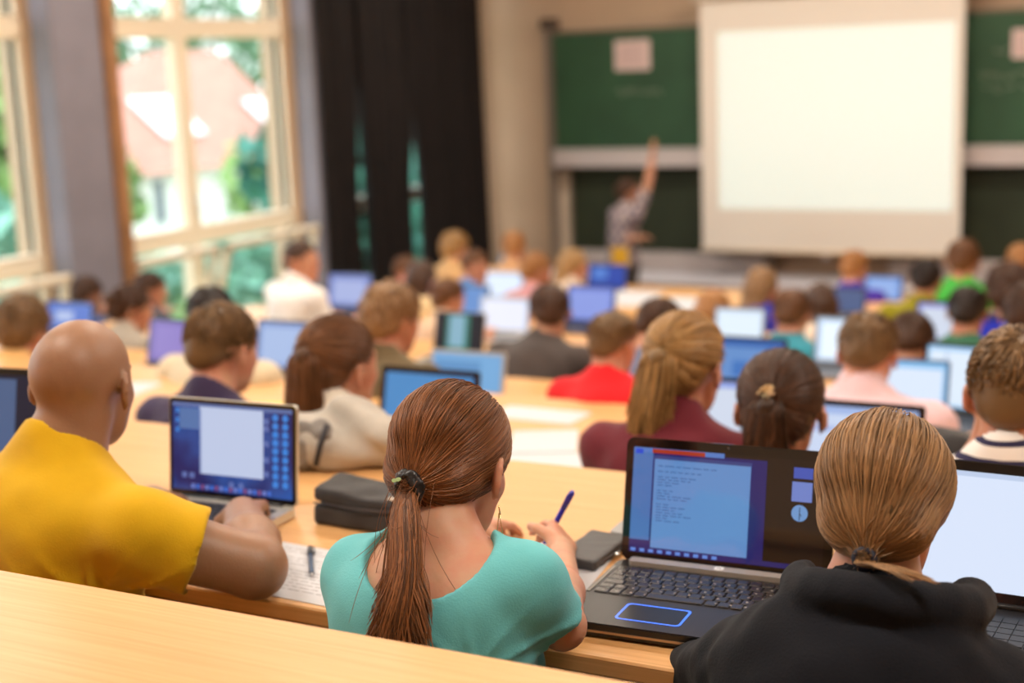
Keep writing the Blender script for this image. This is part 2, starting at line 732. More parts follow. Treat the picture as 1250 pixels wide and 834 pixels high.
def make_hair(style, C, H, s, color_mat, parent, res, seed, n=500, tail=None, tie_local=None, thick=.0011, shellonly=False,
              cover=False):
    rng = np.random.default_rng(seed)
    P = lambda x, y, z: C + H @ (np.array([x, y, z]) * s)
    big = {'short': 1.0, 'crop': .965, 'curly': 1.13, 'fluffy': 1.09, 'pony': 1.0, 'bun': 1.0, 'long': 1.03}[style]
    rr = HR * big
    ops = [('add', 0, ('ell', P(*HC), tuple(rr * s), H)), ('add', .036 * s, ('ell', P(*H2C), tuple(H2R * (np.array([.84, .97, .92]) if style == 'short' else 1.0) * big * s), H))]
    if style in ('curly', 'long', 'fluffy'):
        ops.append(('add', .02, ('ell', P(0, -.045, -.01), tuple(np.array([.074, .068, .075]) * (big - .02) * s), H)))
    cutn = [0, .60, -.80] if style not in ('long', 'curly') else [0, .80, -.60]
    nz = {'long': -.05, 'curly': -.04, 'short': .008, 'crop': .008}.get(style, -.012)
    ops.append(('int', .012 * s, ('half', P(0, 0, nz), H @ np.array(cutn))))
    ops.append(('sub', .012 * s, ('ell', P(0, .105, -.035), (.068 * s, .062 * s, .095 * s), H)))
    if cover:
        pass
    elif style not in ('long', 'curly'):
        for sx in (1, -1):
            ops.append(('sub', .008 * s, ('ell', P(sx * .085, -.002, -.024), (.027 * s, .027 * s, .037 * s), H)))
    if style == 'short':
        ops.append(('fn', 0, lnoise(.0007, 70, seed)))
    if style == 'fluffy':
        ops.append(('fn', 0, lnoise(.0035, 60, seed)))
    if style == 'curly':
        ops.append(('fn', 0, lnoise(.0055, 75, seed)))
    extra = []
    if style == 'long':
        for sx in (-1, -.5, 0, .5, 1):
            a = P(.058 * sx, -.05 - .03 * (1 - abs(sx)), .0)
            b = P(.066 * sx, -.060 - .035 * (1 - abs(sx)), -.13)
            c = b + np.array([.01 * sx, -.02, -.13 * s])
            extra += [('add', .03, ('cap', a, b, .034 * s, .034 * s)), ('add', .02, ('cap', b, c, .033 * s, .020 * s))]
        ops += extra
        ops.append(('fn', 0, lnoise(.003, 60, seed)))
    if style == 'bun':
        ops.append(('add', .012, ('ell', P(0, -.125, .035), (.036 * s, .032 * s, .034 * s), H)))
        ops.append(('fn', 0, lnoise(.002, 90, seed)))
    if style != 'long':
        ops.append(('off', -.0018, None))            # the strands lie on top of the mass of hair
    v, f = sdf_mesh(ops, res)
    tone = np.full(len(v), .42)
    V, F, T = [v], [f], [tone]
    off = len(v)

    def put(paths, rad, tn):
        nonlocal off
        a, b = strands(paths, rad)
        V.append(a)
        F.append(b + off)
        T.append(np.repeat(tn, paths.shape[1] * 3))
        off += len(a)

    if style in ('short', 'curly', 'fluffy', 'crop'):
        d = rand_dirs(n, rng, -.045 if style != 'curly' else -1)
        crown = nrm([0.12, -.55, .80])
        M_ = 5
        tan = d - crown
        tan -= d * (tan * d).sum(1, keepdims=True)
        tan /= np.linalg.norm(tan, axis=1, keepdims=True) + 1e-6
        tan += rng.normal(size=tan.shape) * (.20 if style != 'curly' else 1.0)
        ln = rng.uniform(.14, .34, len(d)) * (1 if style != 'crop' else .35) * np.clip(.45 + d[:, 2] * .9, .3, 1)
        t = np.linspace(0, 1, M_)
        dd = d[:, None] + tan[:, None] * (t[None, :, None] * ln[:, None, None])
        dd /= np.linalg.norm(dd, axis=2, keepdims=True)
        lf = rng.uniform(-.003, .0045, len(d)) * (1 if style not in ('curly', 'fluffy') else 2.2)
        sc = 1 + .0 * t
        pts = HC + dd * (hair_r(dd, big, style != 'short')[..., None] + (0.0005 + np.sin(t * 2.4)[None, :, None] * lf[:, None, None]))
        put(C + (pts * s) @ H.T, np.full(len(d), thick * s * 1.6), rng.uniform(.25, 1, len(d)) ** 1.2)
    if style in ('pony', 'bun'):
        tie = np.array(tie_local if tie_local is not None else (0, -.118, -.035))
        td = (tie - HC)
        td /= np.linalg.norm(td)
        # roots spread over the scalp; the majority start along the hairline
        d = rand_dirs(n, rng)
        k = int(len(d) * .62)
        ang = rng.uniform(0, 2 * math.pi, 6000)
        ring = np.stack([np.sin(ang), np.cos(ang) * .80 + .0, np.cos(ang) * .60 + .1], 1)
        ring += rng.normal(size=ring.shape) * .05
        ring /= np.linalg.norm(ring, axis=1, keepdims=True)
        ring = ring[hairline_ok(ring)][:k]
        d[:len(ring)] = ring
        d = d[np.arccos(np.clip(d @ td, -1, 1)) > .12]
        t = np.linspace(0, 1, 14)
        # a parting: strands leave the crown sideways before they sweep back
        dirs = slerp_path(d, td, t ** .9)
        bend = rng.normal(size=(len(d), 1, 1)) * .05 * np.sin(t * math.pi)[None, :, None]
        dirs[:, :, 0:1] += bend
        dirs /= np.linalg.norm(dirs, axis=2, keepdims=True)
        lf = rng.uniform(.0005, .0035, len(d))[:, None, None]
        clump = (.0022 * np.sin(np.arctan2(dirs[:, 3:4, 0], dirs[:, 3:4, 1] + .3) * 26))[..., None]
        pts = HC + dirs * (hair_r(dirs)[..., None] + lf + clump * np.sin(t * math.pi)[None, :, None])
        endp = np.array(tie)
        w_ = np.clip((t - .8) / .2, 0, 1)[None, :, None] ** 2
        pts = pts * (1 - w_) + (endp + rng.normal(size=(len(d), 1, 3)) * .006) * w_
        tn = np.clip(.25 + .6 * rng.uniform(0, 1, len(d)) ** 1.3 + .1 * np.sign(clump[:, 0, 0]), 0, 1)
        put(C + (pts * s) @ H.T, np.full(len(d), thick * s), tn)
    if tail:
        # tail: list of (point, radius) in person coordinates, strands fan out to their own tips
        nt, ctrl, rad = tail['n'], np.array(tail['pts'], float), np.array(tail['rad'], float)
        m = 16
        t = np.linspace(0, 1, m)
        u = rng.uniform(tail.get('umin', .72), 1.0, nt)
        tt = t[None] * u[:, None]
        kx = np.linspace(0, 1, len(ctrl))
        cen = np.stack([np.interp(tt, kx, ctrl[:, i]) for i in range(3)], -1)
        # smooth the polyline centre
        for _ in range(2):
            cen[:, 1:-1] = (cen[:, :-2] + cen[:, 1:-1] * 2 + cen[:, 2:]) / 4
        rad_t = np.interp(tt, kx, rad)
        ph = rng.uniform(0, 2 * math.pi, nt)
        q = np.sqrt(rng.uniform(0, 1, nt))
        side = np.array(tail.get('side', (1, 0, 0)), float)
        oth = np.array(tail.get('other', (0, 1, 0)), float)
        # locks: strands share one of a few directions so the tail splits into wisps
        lock = rng.integers(0, tail.get('locks', 14), nt)
        lph = rng.uniform(0, 2 * math.pi, 64)[lock]
        lq = np.sqrt(rng.uniform(0.1, 1, 64))[lock]
        mix = (t ** 1.2)[None]
        ox = (q * np.cos(ph))[:, None] * (1 - mix * .72) + (lq * np.cos(lph))[:, None] * mix * .95
        oy = (q * np.sin(ph))[:, None] * (1 - mix * .72) + (lq * np.sin(lph))[:, None] * mix * .6
        wv = tail.get('wave', .004)
        wx = wv * np.sin(t[None] * 7 + lph[:, None]) * t[None]
        pts = cen + side * (ox * rad_t + wx)[..., None] + oth * (oy * rad_t * tail.get('flat', .8))[..., None]
        put(pts, np.full(nt, tail.get('thick', thick)), rng.uniform(.15, 1, nt) ** 1.2)
    if tail and tail.get('fly'):
        # loose single hairs around the head and the tail
        k = tail['fly']
        t0 = np.array(tail['pts'][0])
        fl = []
        for _ in range(k):
            a = t0 + rng.normal(size=3) * .012
            dr = np.array([rng.normal() * .35, -.25 + rng.normal() * .15, -1.0])
            L_ = rng.uniform(.05, .17)
            q = np.linspace(0, 1, 10)[:, None]
            cv = rng.normal(size=3) * .03
            fl.append(a + dr * L_ * q + cv * q * q + np.array([0, -.02, 0]) * np.sin(q * 3))
        put(np.array(fl), np.full(k, thick * .6), rng.uniform(.3, .9, k))
    if tail and tail.get('core', True):
        ctrl, rad = np.array(tail['pts'], float), np.array(tail['rad'], float)
        g = []
        kk = max(2, int(len(ctrl) * .62))
        for a in range(kk - 1):
            g.append(('add', .01, ('cap', ctrl[a], ctrl[a + 1], rad[a] * .55, rad[a + 1] * (.5 if a < kk - 2 else .1))))
        v2, f2 = sdf_mesh(g, max(res, .005))
        V.append(v2)
        F.append(f2 + off)
        T.append(np.full(len(v2), .2))
        off += len(v2)
    me = quad_mesh('hair', np.concatenate(V), np.concatenate(F), np.concatenate(T))
    return add_mesh('hair', me, color_mat, parent)


SHOE = None


def make_shoe():
    ops = [('add', 0, ('cap', (0, -.06, .045), (0, .10, .035), .042, .036)), ('add', .03, ('cap', (0, -.07, .09), (0, -.05, .05), .045, .045)),
           ('int', .004, ('half', (0, 0, 0.0), (0, 0, -1)))]
    v, f = sdf_mesh(ops, .012)
    return quad_mesh('shoe', v, f)


def skin_mat(name, col, red=.25):
    return mat(name, col, rough=.48, noise=1, col2=(min(1, col[0] * 1.0), col[1] * (1 - red), col[2] * (1 - red)), nscale=22,
               sss=.25, bump=.08, bscale=180, spec=.4)


SK = {}


def person(label, head, row_floor, *, head_yaw=0, head_pitch=12, head_roll=0, heading=0, s=1.0, female=False, fat=1.0,
           skin='fair', shirt=None, shirt_name='shirt', sleeve='short', hair=None, hair_mat=None, hands=None, res=.013,
           neck_cut='crew', group='students seated in the lecture rows', wrinkle=.0022, stand=False, trousers=None,
           lean=None, seed=0, extra_shirt=None, sleeve_len=.62, hair_kw=None, hips=None, elbow_out=.35, hunch=.02, name='person',
           shoulder_dz=(0, 0), eyes=False, sh_half=None, bodymat=None, twist=0, neck_len=.135, head_dx=0, arm_k=1.0, ear_k=1.0):
    head = np.asarray(head, float)
    hd = R(heading)
    Rz = np.array([[math.cos(hd), -math.sin(hd), 0], [math.sin(hd), math.cos(hd), 0], [0, 0, 1]])
    # --- skeleton in a frame with the hips above the origin
    T = (.47 if not female else .44) * s
    hz = head[2] - row_floor
    H = rot_xyz(-R(head_pitch), R(head_roll), R(head_yaw))
    neck_v = np.array([-head_dx, -.045, -neck_len]) * s + np.array([0, -.0016 * head_pitch * s, .0])
    hipz = (.52 if not stand else .93) * s if not stand else None
    if stand:
        nbz = hz + neck_v[2]
        hipz = nbz - T
        dy = .05
    else:
        hipz = .50
        nbz = hz + neck_v[2]
        dz = nbz - hipz
        dy = math.sqrt(max((T * T - dz * dz), (.06 * s) ** 2))
        if dz > T:
            T = math.hypot(dz, dy)
    if lean is not None:
        dy = lean
        T = math.hypot(nbz - hipz, dy)
    hip = np.array([0, 0, hipz])
    Nb = np.array([0, dy, nbz])
    C = Nb - neck_v
    org = head - Rz @ C
    org[2] = row_floor
    root = empty(name, tuple(org), hd, label, 'person', group)
    U = nrm(Nb - hip)
    Fw = np.cross(U, X3)
    w = fat * (0.93 if female else 1.0)
    at = lambda t, f=0, x=0: hip + (Nb - hip) * t + Fw * f + X3 * x
    tw = rot_xyz(0, 0, R(twist))
    TR = np.stack([X3, Fw, U], 1)
    sh = (sh_half if sh_half else (.170 if not female else .150) * fat) * s
    SH = {}
    for sx, dzv in ((1, shoulder_dz[0]), (-1, shoulder_dz[1])):
        SH[sx] = at(.90, -.008) + tw @ (X3 * sx * sh) + np.array([0, 0, dzv])
    torso = [('add', 0, ('ell', hip + U * .03, (.165 * w * s, .120 * w * s, .125 * s), TR)),
             ('add', .06, ('ell', at(.34, -.010 - hunch * .5), (.138 * w * s, .098 * w * s, .14 * s), TR)),
             ('add', .07, ('ell', at(.66, -hunch), (.150 * w * s, .108 * w * s, .165 * s), TR)),
             ('add', .05, ('ell', at(.84, -.012 - hunch), (.150 * w * s, .080 * w * s, .085 * s), TR)),
             ('add', .04, ('cap', SH[1], SH[-1], .050 * w * s, .050 * w * s)),
             ('add', .045, ('cap', at(1.09, -.010), SH[1] * .55 + at(.93) * .45, .042 * w * s, .036 * w * s)),
             ('add', .045, ('cap', at(1.09, -.010), SH[-1] * .55 + at(.93) * .45, .042 * w * s, .036 * w * s))]
    if female:
        torso += [('add', .04, ('ell', at(.62, .085, .055), (.05 * s, .045 * s, .05 * s), TR)), ('add', .04, ('ell', at(.62, .085, -.055), (.05 * s, .045 * s, .05 * s), TR))]
    l1, l2 = .285 * s, .255 * s
    hands = hands or {}
    arms = {}
    for sx in (1, -1):
        hp = hands.get(sx, {})
        tgt = hp.get('at')
        if tgt is None:
            tgt = np.array([sx * .13, SH[sx][1] + .30 * s, .785]) if not stand else np.array([sx * .24, .1, hipz - .05])
        tgt = np.asarray(tgt, float)
        if hp.get('world'):
            tgt = Rz.T @ (tgt - org)
        if hp.get('elbow') is not None:
            e, wr = Rz.T @ (np.asarray(hp['elbow'], float) - org), tgt
        else:
            e, wr = ik(SH[sx], tgt, l1, l2, hp.get('hint', (sx * elbow_out, -.25, -1)))
        arms[sx] = (SH[sx], e, wr)
    aw = (1.0 if not female else .86) * fat ** .5 * arm_k
    skin_ops = list(torso)
    skin_ops.append(('off', -.005, None))             # the body stays inside the clothes
    nr = (.056 if not female else .046) * fat ** .4 * s
    skin_ops += [('add', .03, ('cap', at(.97, -.006), C + H @ (np.array([0, -.030, -.055]) * s), nr * 1.06, nr))]
    skin_ops.append(('group', .02, head_ops(C, H, s, female, ear_k)))
    for sx in (1, -1):
        a, e, wr = arms[sx]
        skin_ops += [('add', .03, ('cap', a, e, .044 * aw * s, .037 * aw * s)),
                     ('add', .015, ('cap', e, e * .6 + wr * .4, .038 * aw * s, .037 * aw * s)),
                     ('add', .02, ('cap', e * .6 + wr * .4, wr, .037 * aw * s, .025 * aw * s))]
        hp = hands.get(sx, {})
        fd = hp.get('dir', nrm(wr - e) * .6 + np.array([-.25 * sx, .8, -.15]))
        pn = hp.get('palm', (0, 0, -1))
        skin_ops.append(('group', .012, hand_ops(wr, fd, pn, sx, hp.get('curl', .45), s * (.9 if female else 1))))
    legs = []
    for sx in (1, -1):
        if stand:
            kn, an = np.array([sx * .10, .02, hipz * .52]), np.array([sx * .11, -.01, .09])
        else:
            kn, an = np.array([sx * .11, .40 * s, .47]), np.array([sx * .12, .36 * s, .09])
        hj = hip + np.array([sx * .085, .0, -.01])
        legs.append((hj, kn, an))
        skin_ops += [('add', .04, ('cap', hj, kn, .066 * w * s, .048 * s)), ('add', .02, ('cap', kn, an, .047 * s, .032 * s)),
                     ('add', .015, ('cap', an, an + np.array([0, .10, -.05]), .030, .026))]
    v, f = sdf_mesh(skin_ops, res)
    me = quad_mesh('body', v, f)
    bm = bodymat(C, H) if callable(bodymat) else SK[skin]
    add_mesh('body', me, bm, root)
    # --- top
    top = list(torso)
    top.append(('off', .007, None))
    if wrinkle:
        top.append(('fn', 0, lnoise(wrinkle, 26, seed)))
    for sx in (1, -1):
        a, e, wr = arms[sx]
        if sleeve == 'short':
            m = a + (e - a) * sleeve_len
            top.append(('add', .03, ('slv', a, m, .056 * aw * s, .055 * aw * s)))
        elif sleeve == 'long':
            wend = e + (wr - e) * .93
            top += [('add', .03, ('cap', a, e, .057 * aw * s, .050 * aw * s)), ('add', .02, ('slv', e, wend, .050 * aw * s, .034 * aw * s))]
    if wrinkle:
        top.append(('fn', 0, lnoise(wrinkle * .6, 45, seed + 3)))
    if extra_shirt:
        top += extra_shirt(locals())
    if neck_cut == 'crew':
        top.append(('sub', .006, ('cap', at(1.07, .014), at(1.4, .05), (nr + .006), (nr + .05))))
    elif neck_cut == 'low':
        top.append(('sub', .006, ('cap', at(1.02, .0), at(1.3, .03), (nr + .022), (nr + .06))))
    elif neck_cut == 'collar':
        top.append(('add', .006, ('cap', at(1.04, -.006), at(1.14, .004), nr + .020, nr + .014)))
        top.append(('sub', .003, ('cap', at(1.09, .006), at(1.4, .04), nr + .006, nr + .03)))
    elif callable(neck_cut):
        top += neck_cut(locals())
    top.append(('int', .004, ('half', hip - U * .05, (0, 0, -1))))
    v, f = sdf_mesh(top, res)
    add_mesh(shirt_name, quad_mesh(shirt_name, v, f), shirt, root)
    tr = [('add', 0, ('ell', hip + U * .0, (.165 * w * s, .125 * w * s, .115 * s), TR))]
    for hj, kn, an in legs:
        tr += [('add', .04, ('cap', hj, kn, .083 * w * s, .064 * s)), ('add', .03, ('slv', kn, an - (an - kn) * .04, .062 * s, .052 * s))]
    v, f = sdf_mesh(tr, max(res, .013))
    add_mesh('trousers', quad_mesh('trousers', v, f), trousers or MATS['denim'], root)
    global SHOE
    if SHOE is None:
        SHOE = make_shoe()
        SHOE.materials.append(MATS['shoe_leather'])
    for hj, kn, an in legs:
        o = add_mesh('shoe', SHOE, None, root)
        o.location = (an[0], an[1] + .03, 0)
    if hair:
        kw = dict(n=420, thick=.0016)
        kw.update(hair_kw or {})
        if callable(kw.get('tail')):
            kw['tail'] = kw['tail'](C, H, s)
        make_hair(hair, C, H, s, hair_mat, root, min(res, .009), seed + 11, **kw)
    if eyes:
        for sx in (1, -1):
            p = C + H @ (np.array([sx * .031, .0835, .008]) * s)
            ops = [('add', 0, ('ell', p, (.009 * s, .009 * s, .0065 * s), H))]
            v, f = sdf_mesh(ops, .003, pad=.008)
            add_mesh('eye', quad_mesh('eye', v, f), MATS['eye_dark'], root)
    return dict(root=root, C=C, H=H, at=at, SH=SH, arms=arms, org=org, Rz=Rz, s=s, U=U, Fw=Fw, Nb=Nb)
# ------------------------------------------------------------------ common materials
mat('denim', srgb(52, 60, 84), rough=.85, noise=.3, nscale=60)
mat('shoe_leather', srgb(40, 34, 32), rough=.45)
mat('eye_dark', (0.02, 0.015, 0.01), rough=.1)
SK['fair'] = skin_mat('skin_fair', (.60, .34, .22))
SK['rosy'] = skin_mat('skin_rosy', (.56, .29, .18))
SK['tan'] = skin_mat('skin_tan', (.47, .25, .15))
HM = lambda n, rgb, **k: mat('hair_' + n, srgb(*rgb), rough=.42, tone=True, spec=.35, **k)
HAIR = dict(brown=HM('brown', (106, 72, 46)), dark=HM('dark', (72, 48, 34)), black=HM('black', (42, 32, 30)), auburn=HM('auburn', (122, 80, 49)),
            blond=HM('blond', (160, 128, 84)), ash=HM('ash', (140, 110, 78)), ginger=HM('ginger', (168, 122, 76)), mouse=HM('mouse', (112, 88, 60)),
            chest=HM('chest', (112, 66, 38)))


def cloth(name, rgb, bump=.25, bscale=420, noise=.12, rough=.9, sheen=.15):
    return mat('cloth_' + name, srgb(*rgb), rough=rough, noise=noise, nscale=9, bump=bump, bscale=bscale, sheen=sheen, spec=.2)


# desk rows: number -> (near edge y, far edge y, top z)
ROW = {0: (.42, 1.245, 2.03), 1: (1.66, 2.50, 1.85), 2: (3.16, 4.00, 1.59), 3: (4.22, 4.88, 1.43), 4: (5.30, 6.00, 1.31), 5: (6.48, 7.25, 1.19),
       6: (8.1, 9.0, 1.08), 7: (9.45, 10.1, .93)}
FLOOR = {n: z - .74 for n, (a, b, z) in ROW.items()}
XL, XR, YF, YB, ZC = -7.2, 3.6, 13.0, -1.6, 4.65
DX0, DX1 = -5.75, 2.1

# ------------------------------------------------------------------ room
M_WALL = mat('wall_paint_beige', srgb(202, 174, 148), rough=.85, noise=.06, nscale=3, bump=.05, bscale=90)
M_CEIL = mat('ceiling_paint', srgb(235, 230, 220), rough=.9)
M_LINO = mat('floor_linoleum', srgb(120, 100, 80), rough=.5, noise=.2, nscale=6)
M_GREY = mat('column_plaster_grey', srgb(138, 134, 146), rough=.8, noise=.1, nscale=4)
M_FRAME = mat('window_frame_cream', srgb(246, 232, 208), rough=.45)
M_GLASS = bpy.data.materials.new('window_glass')
M_GLASS.use_nodes = True
_N, _L = M_GLASS.node_tree.nodes, M_GLASS.node_tree.links
_N.clear()
_o = _N.new('ShaderNodeOutputMaterial')
_m = _N.new('ShaderNodeMixShader')
_t = _N.new('ShaderNodeBsdfTransparent')
_t.inputs['Color'].default_value = (.97, .99, .98, 1)
_g = _N.new('ShaderNodeBsdfGlossy')
_g.inputs['Roughness'].default_value = .02
_m.inputs[0].default_value = .05
_L.new(_t.outputs[0], _m.inputs[1])
_L.new(_g.outputs[0], _m.inputs[2])
_L.new(_m.outputs[0], _o.inputs['Surface'])

# stepped floor: one continuous structure
prof = [(YB, FLOOR[0])]
prev_z = FLOOR[0]
for n in range(0, 7):
    yb = ROW[n][1] - .02
    prof += [(yb, prev_z), (yb, FLOOR[n + 1])]
    prev_z = FLOOR[n + 1]
prof += [(10.3, prev_z), (10.3, 0), (YF, 0)]
mb = MB()
Mx = Matrix(((0, 0, 1, 0), (1, 0, 0, 0), (0, 1, 0, 0), (0, 0, 0, 1)))      # outline (y,z) extruded along x
mb.prism(prof + [(YF, -.15), (YB, -.15)], XL, XR, M=Mx)
struct('floor', mb, M_LINO)
struct('ceiling', MB().box((XL - .3, YB, ZC), (XR, YF, ZC + .15)), M_CEIL)
struct('wall_front', MB().box((XL - .3, YF, -.15), (XR, YF + .2, ZC)), M_WALL)
struct('wall_back', MB().box((XL - .3, YB - .2, -.15), (XR, YB, ZC)), M_WALL)
struct('wall_right', MB().box((XR, YB - .2, -.15), (XR + .2, YF + .2, ZC)), M_WALL)

# window wall: solid below the sills, columns between the bays, lintel on top
SILL, TOP = .62, 4.35
bays = [(-1.0, 1.9), (2.45, 4.4), (4.95, 6.98), (7.52, 9.82), (10.2, 12.6)]
mb = MB().box((XL - .3, YB, -.15), (XL, YF, SILL)).box((XL - .3, YB, TOP), (XL, YF, ZC))
edges = [YB] + [v for b in bays for v in b] + [YF]
for a, b in zip(edges[::2], edges[1::2]):
    mb.box((XL - .3, a, SILL), (XL, b, TOP))
struct('wall_left', mb, M_WALL)
for i, (y, m) in enumerate(((7.25, None), (4.68, None), (9.98, None))):
    struct('trim_%d' % (i + 1), MB().box((XL, y - (.27 if i < 2 else .13), SILL - .02), (XL + .20, y + (.19 if i < 2 else .10), ZC), bev=.02), M_GREY)
# orange wooden reveal strip on the edge of the column beside the middle window
struct('trim_4', MB().box((XL, 7.44, SILL - .02), (XL + .24, 7.545, ZC), bev=.015), mat('reveal_wood', srgb(172, 124, 84), rough=.5, noise=.25, nscale=5))
struct('trim_5', MB().box((XL - .02, YB, SILL - .04), (XL + .28, YF - .4, SILL), bev=.01), M_FRAME)
FR = MATS['window_frame_cream']
RU, RLW = 3.02, 1.46                                  # rails
for i, (a, b) in enumerate(bays):
    y0, y1 = a, b
    mid = (a + b) / 2 if i != 3 else 8.52
    x0, x1 = XL - .14, XL - .06
    w = struct('window_%d' % (i + 1), MB().box((x0, y0, SILL), (x1, y0 + .07, TOP), bev=.008).box((x0, y1 - .07, SILL), (x1, y1, TOP), bev=.008)
               .box((x0, y0, SILL), (x1, y1, SILL + .07), bev=.008).box((x0, y0, TOP - .07), (x1, y1, TOP), bev=.008)
               .box((x0 - .01, mid - .065, SILL), (x1 + .012, mid + .065, TOP), bev=.01)
               .box((x0, y0, RU - .055), (x1 + .01, y1, RU + .055), bev=.01).box((x0, y0, RLW - .05), (x1 + .01, y1, RLW + .05), bev=.01), FR)
    for (p, q) in ((y0, mid), (mid, y1)):
        for (z0, z1) in ((RLW + .05, RU - .055), (RU + .055, TOP - .07), (SILL + .07, RLW - .05)):
            # sash around each pane, then the pane
            e = .020
            sm = MB()
            for bx in (((x0 + .01, p + .05, z0), (x1 + .02, p + .05 + e, z1)), ((x0 + .01, q - .05 - e, z0), (x1 + .02, q - .05, z1)),
                       ((x0 + .01, p + .05, z0), (x1 + .02, q - .05, z0 + e)), ((x0 + .01, p + .05, z1 - e), (x1 + .02, q - .05, z1))):
                sm.box(*bx, bev=.006)
            sm.build('sash', FR, w)
            MB().quad([(x0 + .04, p + .08, z0 + .02), (x0 + .04, q - .08, z0 + .02), (x0 + .04, q - .08, z1 - .02), (x0 + .04, p + .08, z1 - .02)]).build('pane', M_GLASS, w)
    if i in (2, 3):
        # a lower casement tilted into the room, with its stay
        for (p, q) in (((y0, mid), (mid, y1)) if i == 3 else ((mid, y1),)):
            T_ = Matrix.Translation((XL - .03, 0, SILL + .08)) @ Matrix.Rotation(R(17), 4, 'Y')
            sm = MB()
            L_ = RLW - SILL - .10
            for lo_, hi_ in (((0, p + .04, 0), (.045, p + .10, L_)), ((0, q - .10, 0), (.045, q - .04, L_)), ((0, p + .04, 0), (.045, q - .04, .06)),
                             ((0, p + .04, L_ - .06), (.045, q - .04, L_))):
                sm.box(lo_, hi_, bev=.008, M=T_)
            s_ = sm.build('tilted_casement', FR, w)
            MB().quad([T_ @ Vector(v_) for v_ in ((.02, p + .09, .05), (.02, q - .09, .05), (.02, q - .09, L_ - .05), (.02, p + .09, L_ - .05))]).build('pane', M_GLASS, s_)
            tip = T_ @ Vector((.02, q - .07, L_ - .03))
            MB().tube([tip, (XL - .08, q - .07, L_ + SILL + .02)], .006, 6).build('stay', mat('steel', (.6, .6, .6), rough=.3, metal=1), s_)
    MB().tube([(x1 + .02, mid, RLW + .28), (x1 + .07, mid, RLW + .28), (x1 + .07, mid, RLW + .16)], .011, 8).build('window_handle', mat('white_plastic', srgb(235, 235, 235), rough=.4), w)

# baseboards
struct('baseboard_front', MB().box((XL, YF - .02, 0), (XR, YF, .09), bev=.005), mat('baseboard_wood', srgb(120, 84, 52), rough=.5))

# ------------------------------------------------------------------ outside
M_LAWN = mat('lawn_green', srgb(96, 130, 62), rough=.95, noise=.4, nscale=1.5)
struct('ground_outside', MB().box((-90, -40, -3.4), (XL - .31, 70, -3.2)), M_LAWN)
XH = -27.0
hy0, hy1 = at_x(118, 200, XH)[1], at_x(366, 200, XH)[1]
ez = at_x(240, 200, XH)[2]
hs = empty('house', (XH, (hy0 + hy1) / 2, -3.2), 0, 'white house with a pale red hipped roof and skylights across the garden outside the window', 'house')
hw = (hy1 - hy0) / 2
hz = ez + 3.2
M_RW = mat('render_white', srgb(236, 236, 230), rough=.9, noise=.05, nscale=2)
M_TILE = mat('roof_tile', srgb(192, 136, 118), rough=.9, noise=.2, nscale=1.2, stretch=(1, 1, 6))
M_DARKW = mat('dark_window', srgb(70, 84, 96), rough=.2)
MB().box((-7, -hw, 0), (0, hw, hz)).build('house_wall', M_RW, hs)
apex = at_x(237, 62, XH - 3.5)
az = apex[2] + 3.2
ay = apex[1] - (hy0 + hy1) / 2
rf = MB()
ev = [(.6, -hw - .5, hz - .1), (.6, hw + .5, hz - .1), (-7.6, hw + .5, hz - .1), (-7.6, -hw - .5, hz - .1)]
rg = [(-3.5, ay - 2.0, az), (-3.5, ay + 1.2, az)]
rf.quad([ev[0], ev[1], rg[1], rg[0]]).quad([ev[1], ev[2], rg[1]]).quad([ev[2], ev[3], rg[0], rg[1]]).quad([ev[3], ev[0], rg[0]]).quad(ev)
rfo = rf.build('roof', M_TILE, hs)
sl = (az - hz + .1) / 4.1
for (px, py, wy) in ((185, 148, 1.15), (311, 147, 1.15)):
    # skylight lying in the roof slope
    c = at_x(px, py, XH - 1.6) - np.array([XH, (hy0 + hy1) / 2, -3.2])
    cx = .6 - (c[2] - hz + .1) / sl
    T_ = Matrix.Translation((cx, c[1], c[2] + .06)) @ Matrix.Rotation(-math.atan(sl) + 0, 4, 'Y').inverted()
    T_ = Matrix.Translation((cx, c[1], c[2] + .08)) @ Matrix.Rotation(math.atan(sl), 4, 'Y')
    k = MB().box((-.85, -wy * .75, 0), (.85, wy * .75, .10), bev=.02, M=T_).build('skylight', mat('skylight_frame', (.8, .82, .84), rough=.4), hs)
    MB().box((-.7, -wy * .6, .10), (.7, wy * .6, .115), M=T_).build('pane', mat('skylight_glass', (.75, .82, .88), rough=.08, spec=.9), k)
for (px, py, w_, h_) in ((194, 246, .30, 1.15), (330, 300, .5, 1.0), (150, 300, .5, 1.0)):
    c = at_x(px, py, XH) - np.array([XH, (hy0 + hy1) / 2, -3.2])
    k = MB().box((-.02, c[1] - w_ / 2 - .08, c[2] - h_ / 2 - .08), (.05, c[1] + w_ / 2 + .08, c[2] + h_ / 2 + .08), bev=.02).build('house_window', mat('stone_grey', srgb(200, 205, 210)), hs)
    MB().box((.0, c[1] - w_ / 2, c[2] - h_ / 2), (.07, c[1] + w_ / 2, c[2] + h_ / 2)).build('pane', M_DARKW, k)
XH2 = -42.0
h2 = at_x(14, 92, XH2)
hs2 = empty('house', (XH2, h2[1], -3.2), 0, 'farther red-roofed house half hidden by the tree in the left window', 'house')
e2 = h2[2] + 3.2 - 1.9
MB().box((-6, -6, 0), (0, 2.0, e2)).build('house_wall', M_RW, hs2)
rf = MB()
ev = [(.5, -6.4, e2), (.5, 2.5, e2), (-6.5, 2.5, e2), (-6.5, -6.4, e2)]
rg = [(-3, -3, e2 + 2.4), (-3, .6, e2 + 2.4)]
rf.quad([ev[0], ev[1], rg[1], rg[0]]).quad([ev[1], ev[2], rg[1]]).quad([ev[2], ev[3], rg[0], rg[1]]).quad([ev[3], ev[0], rg[0]]).quad(ev)
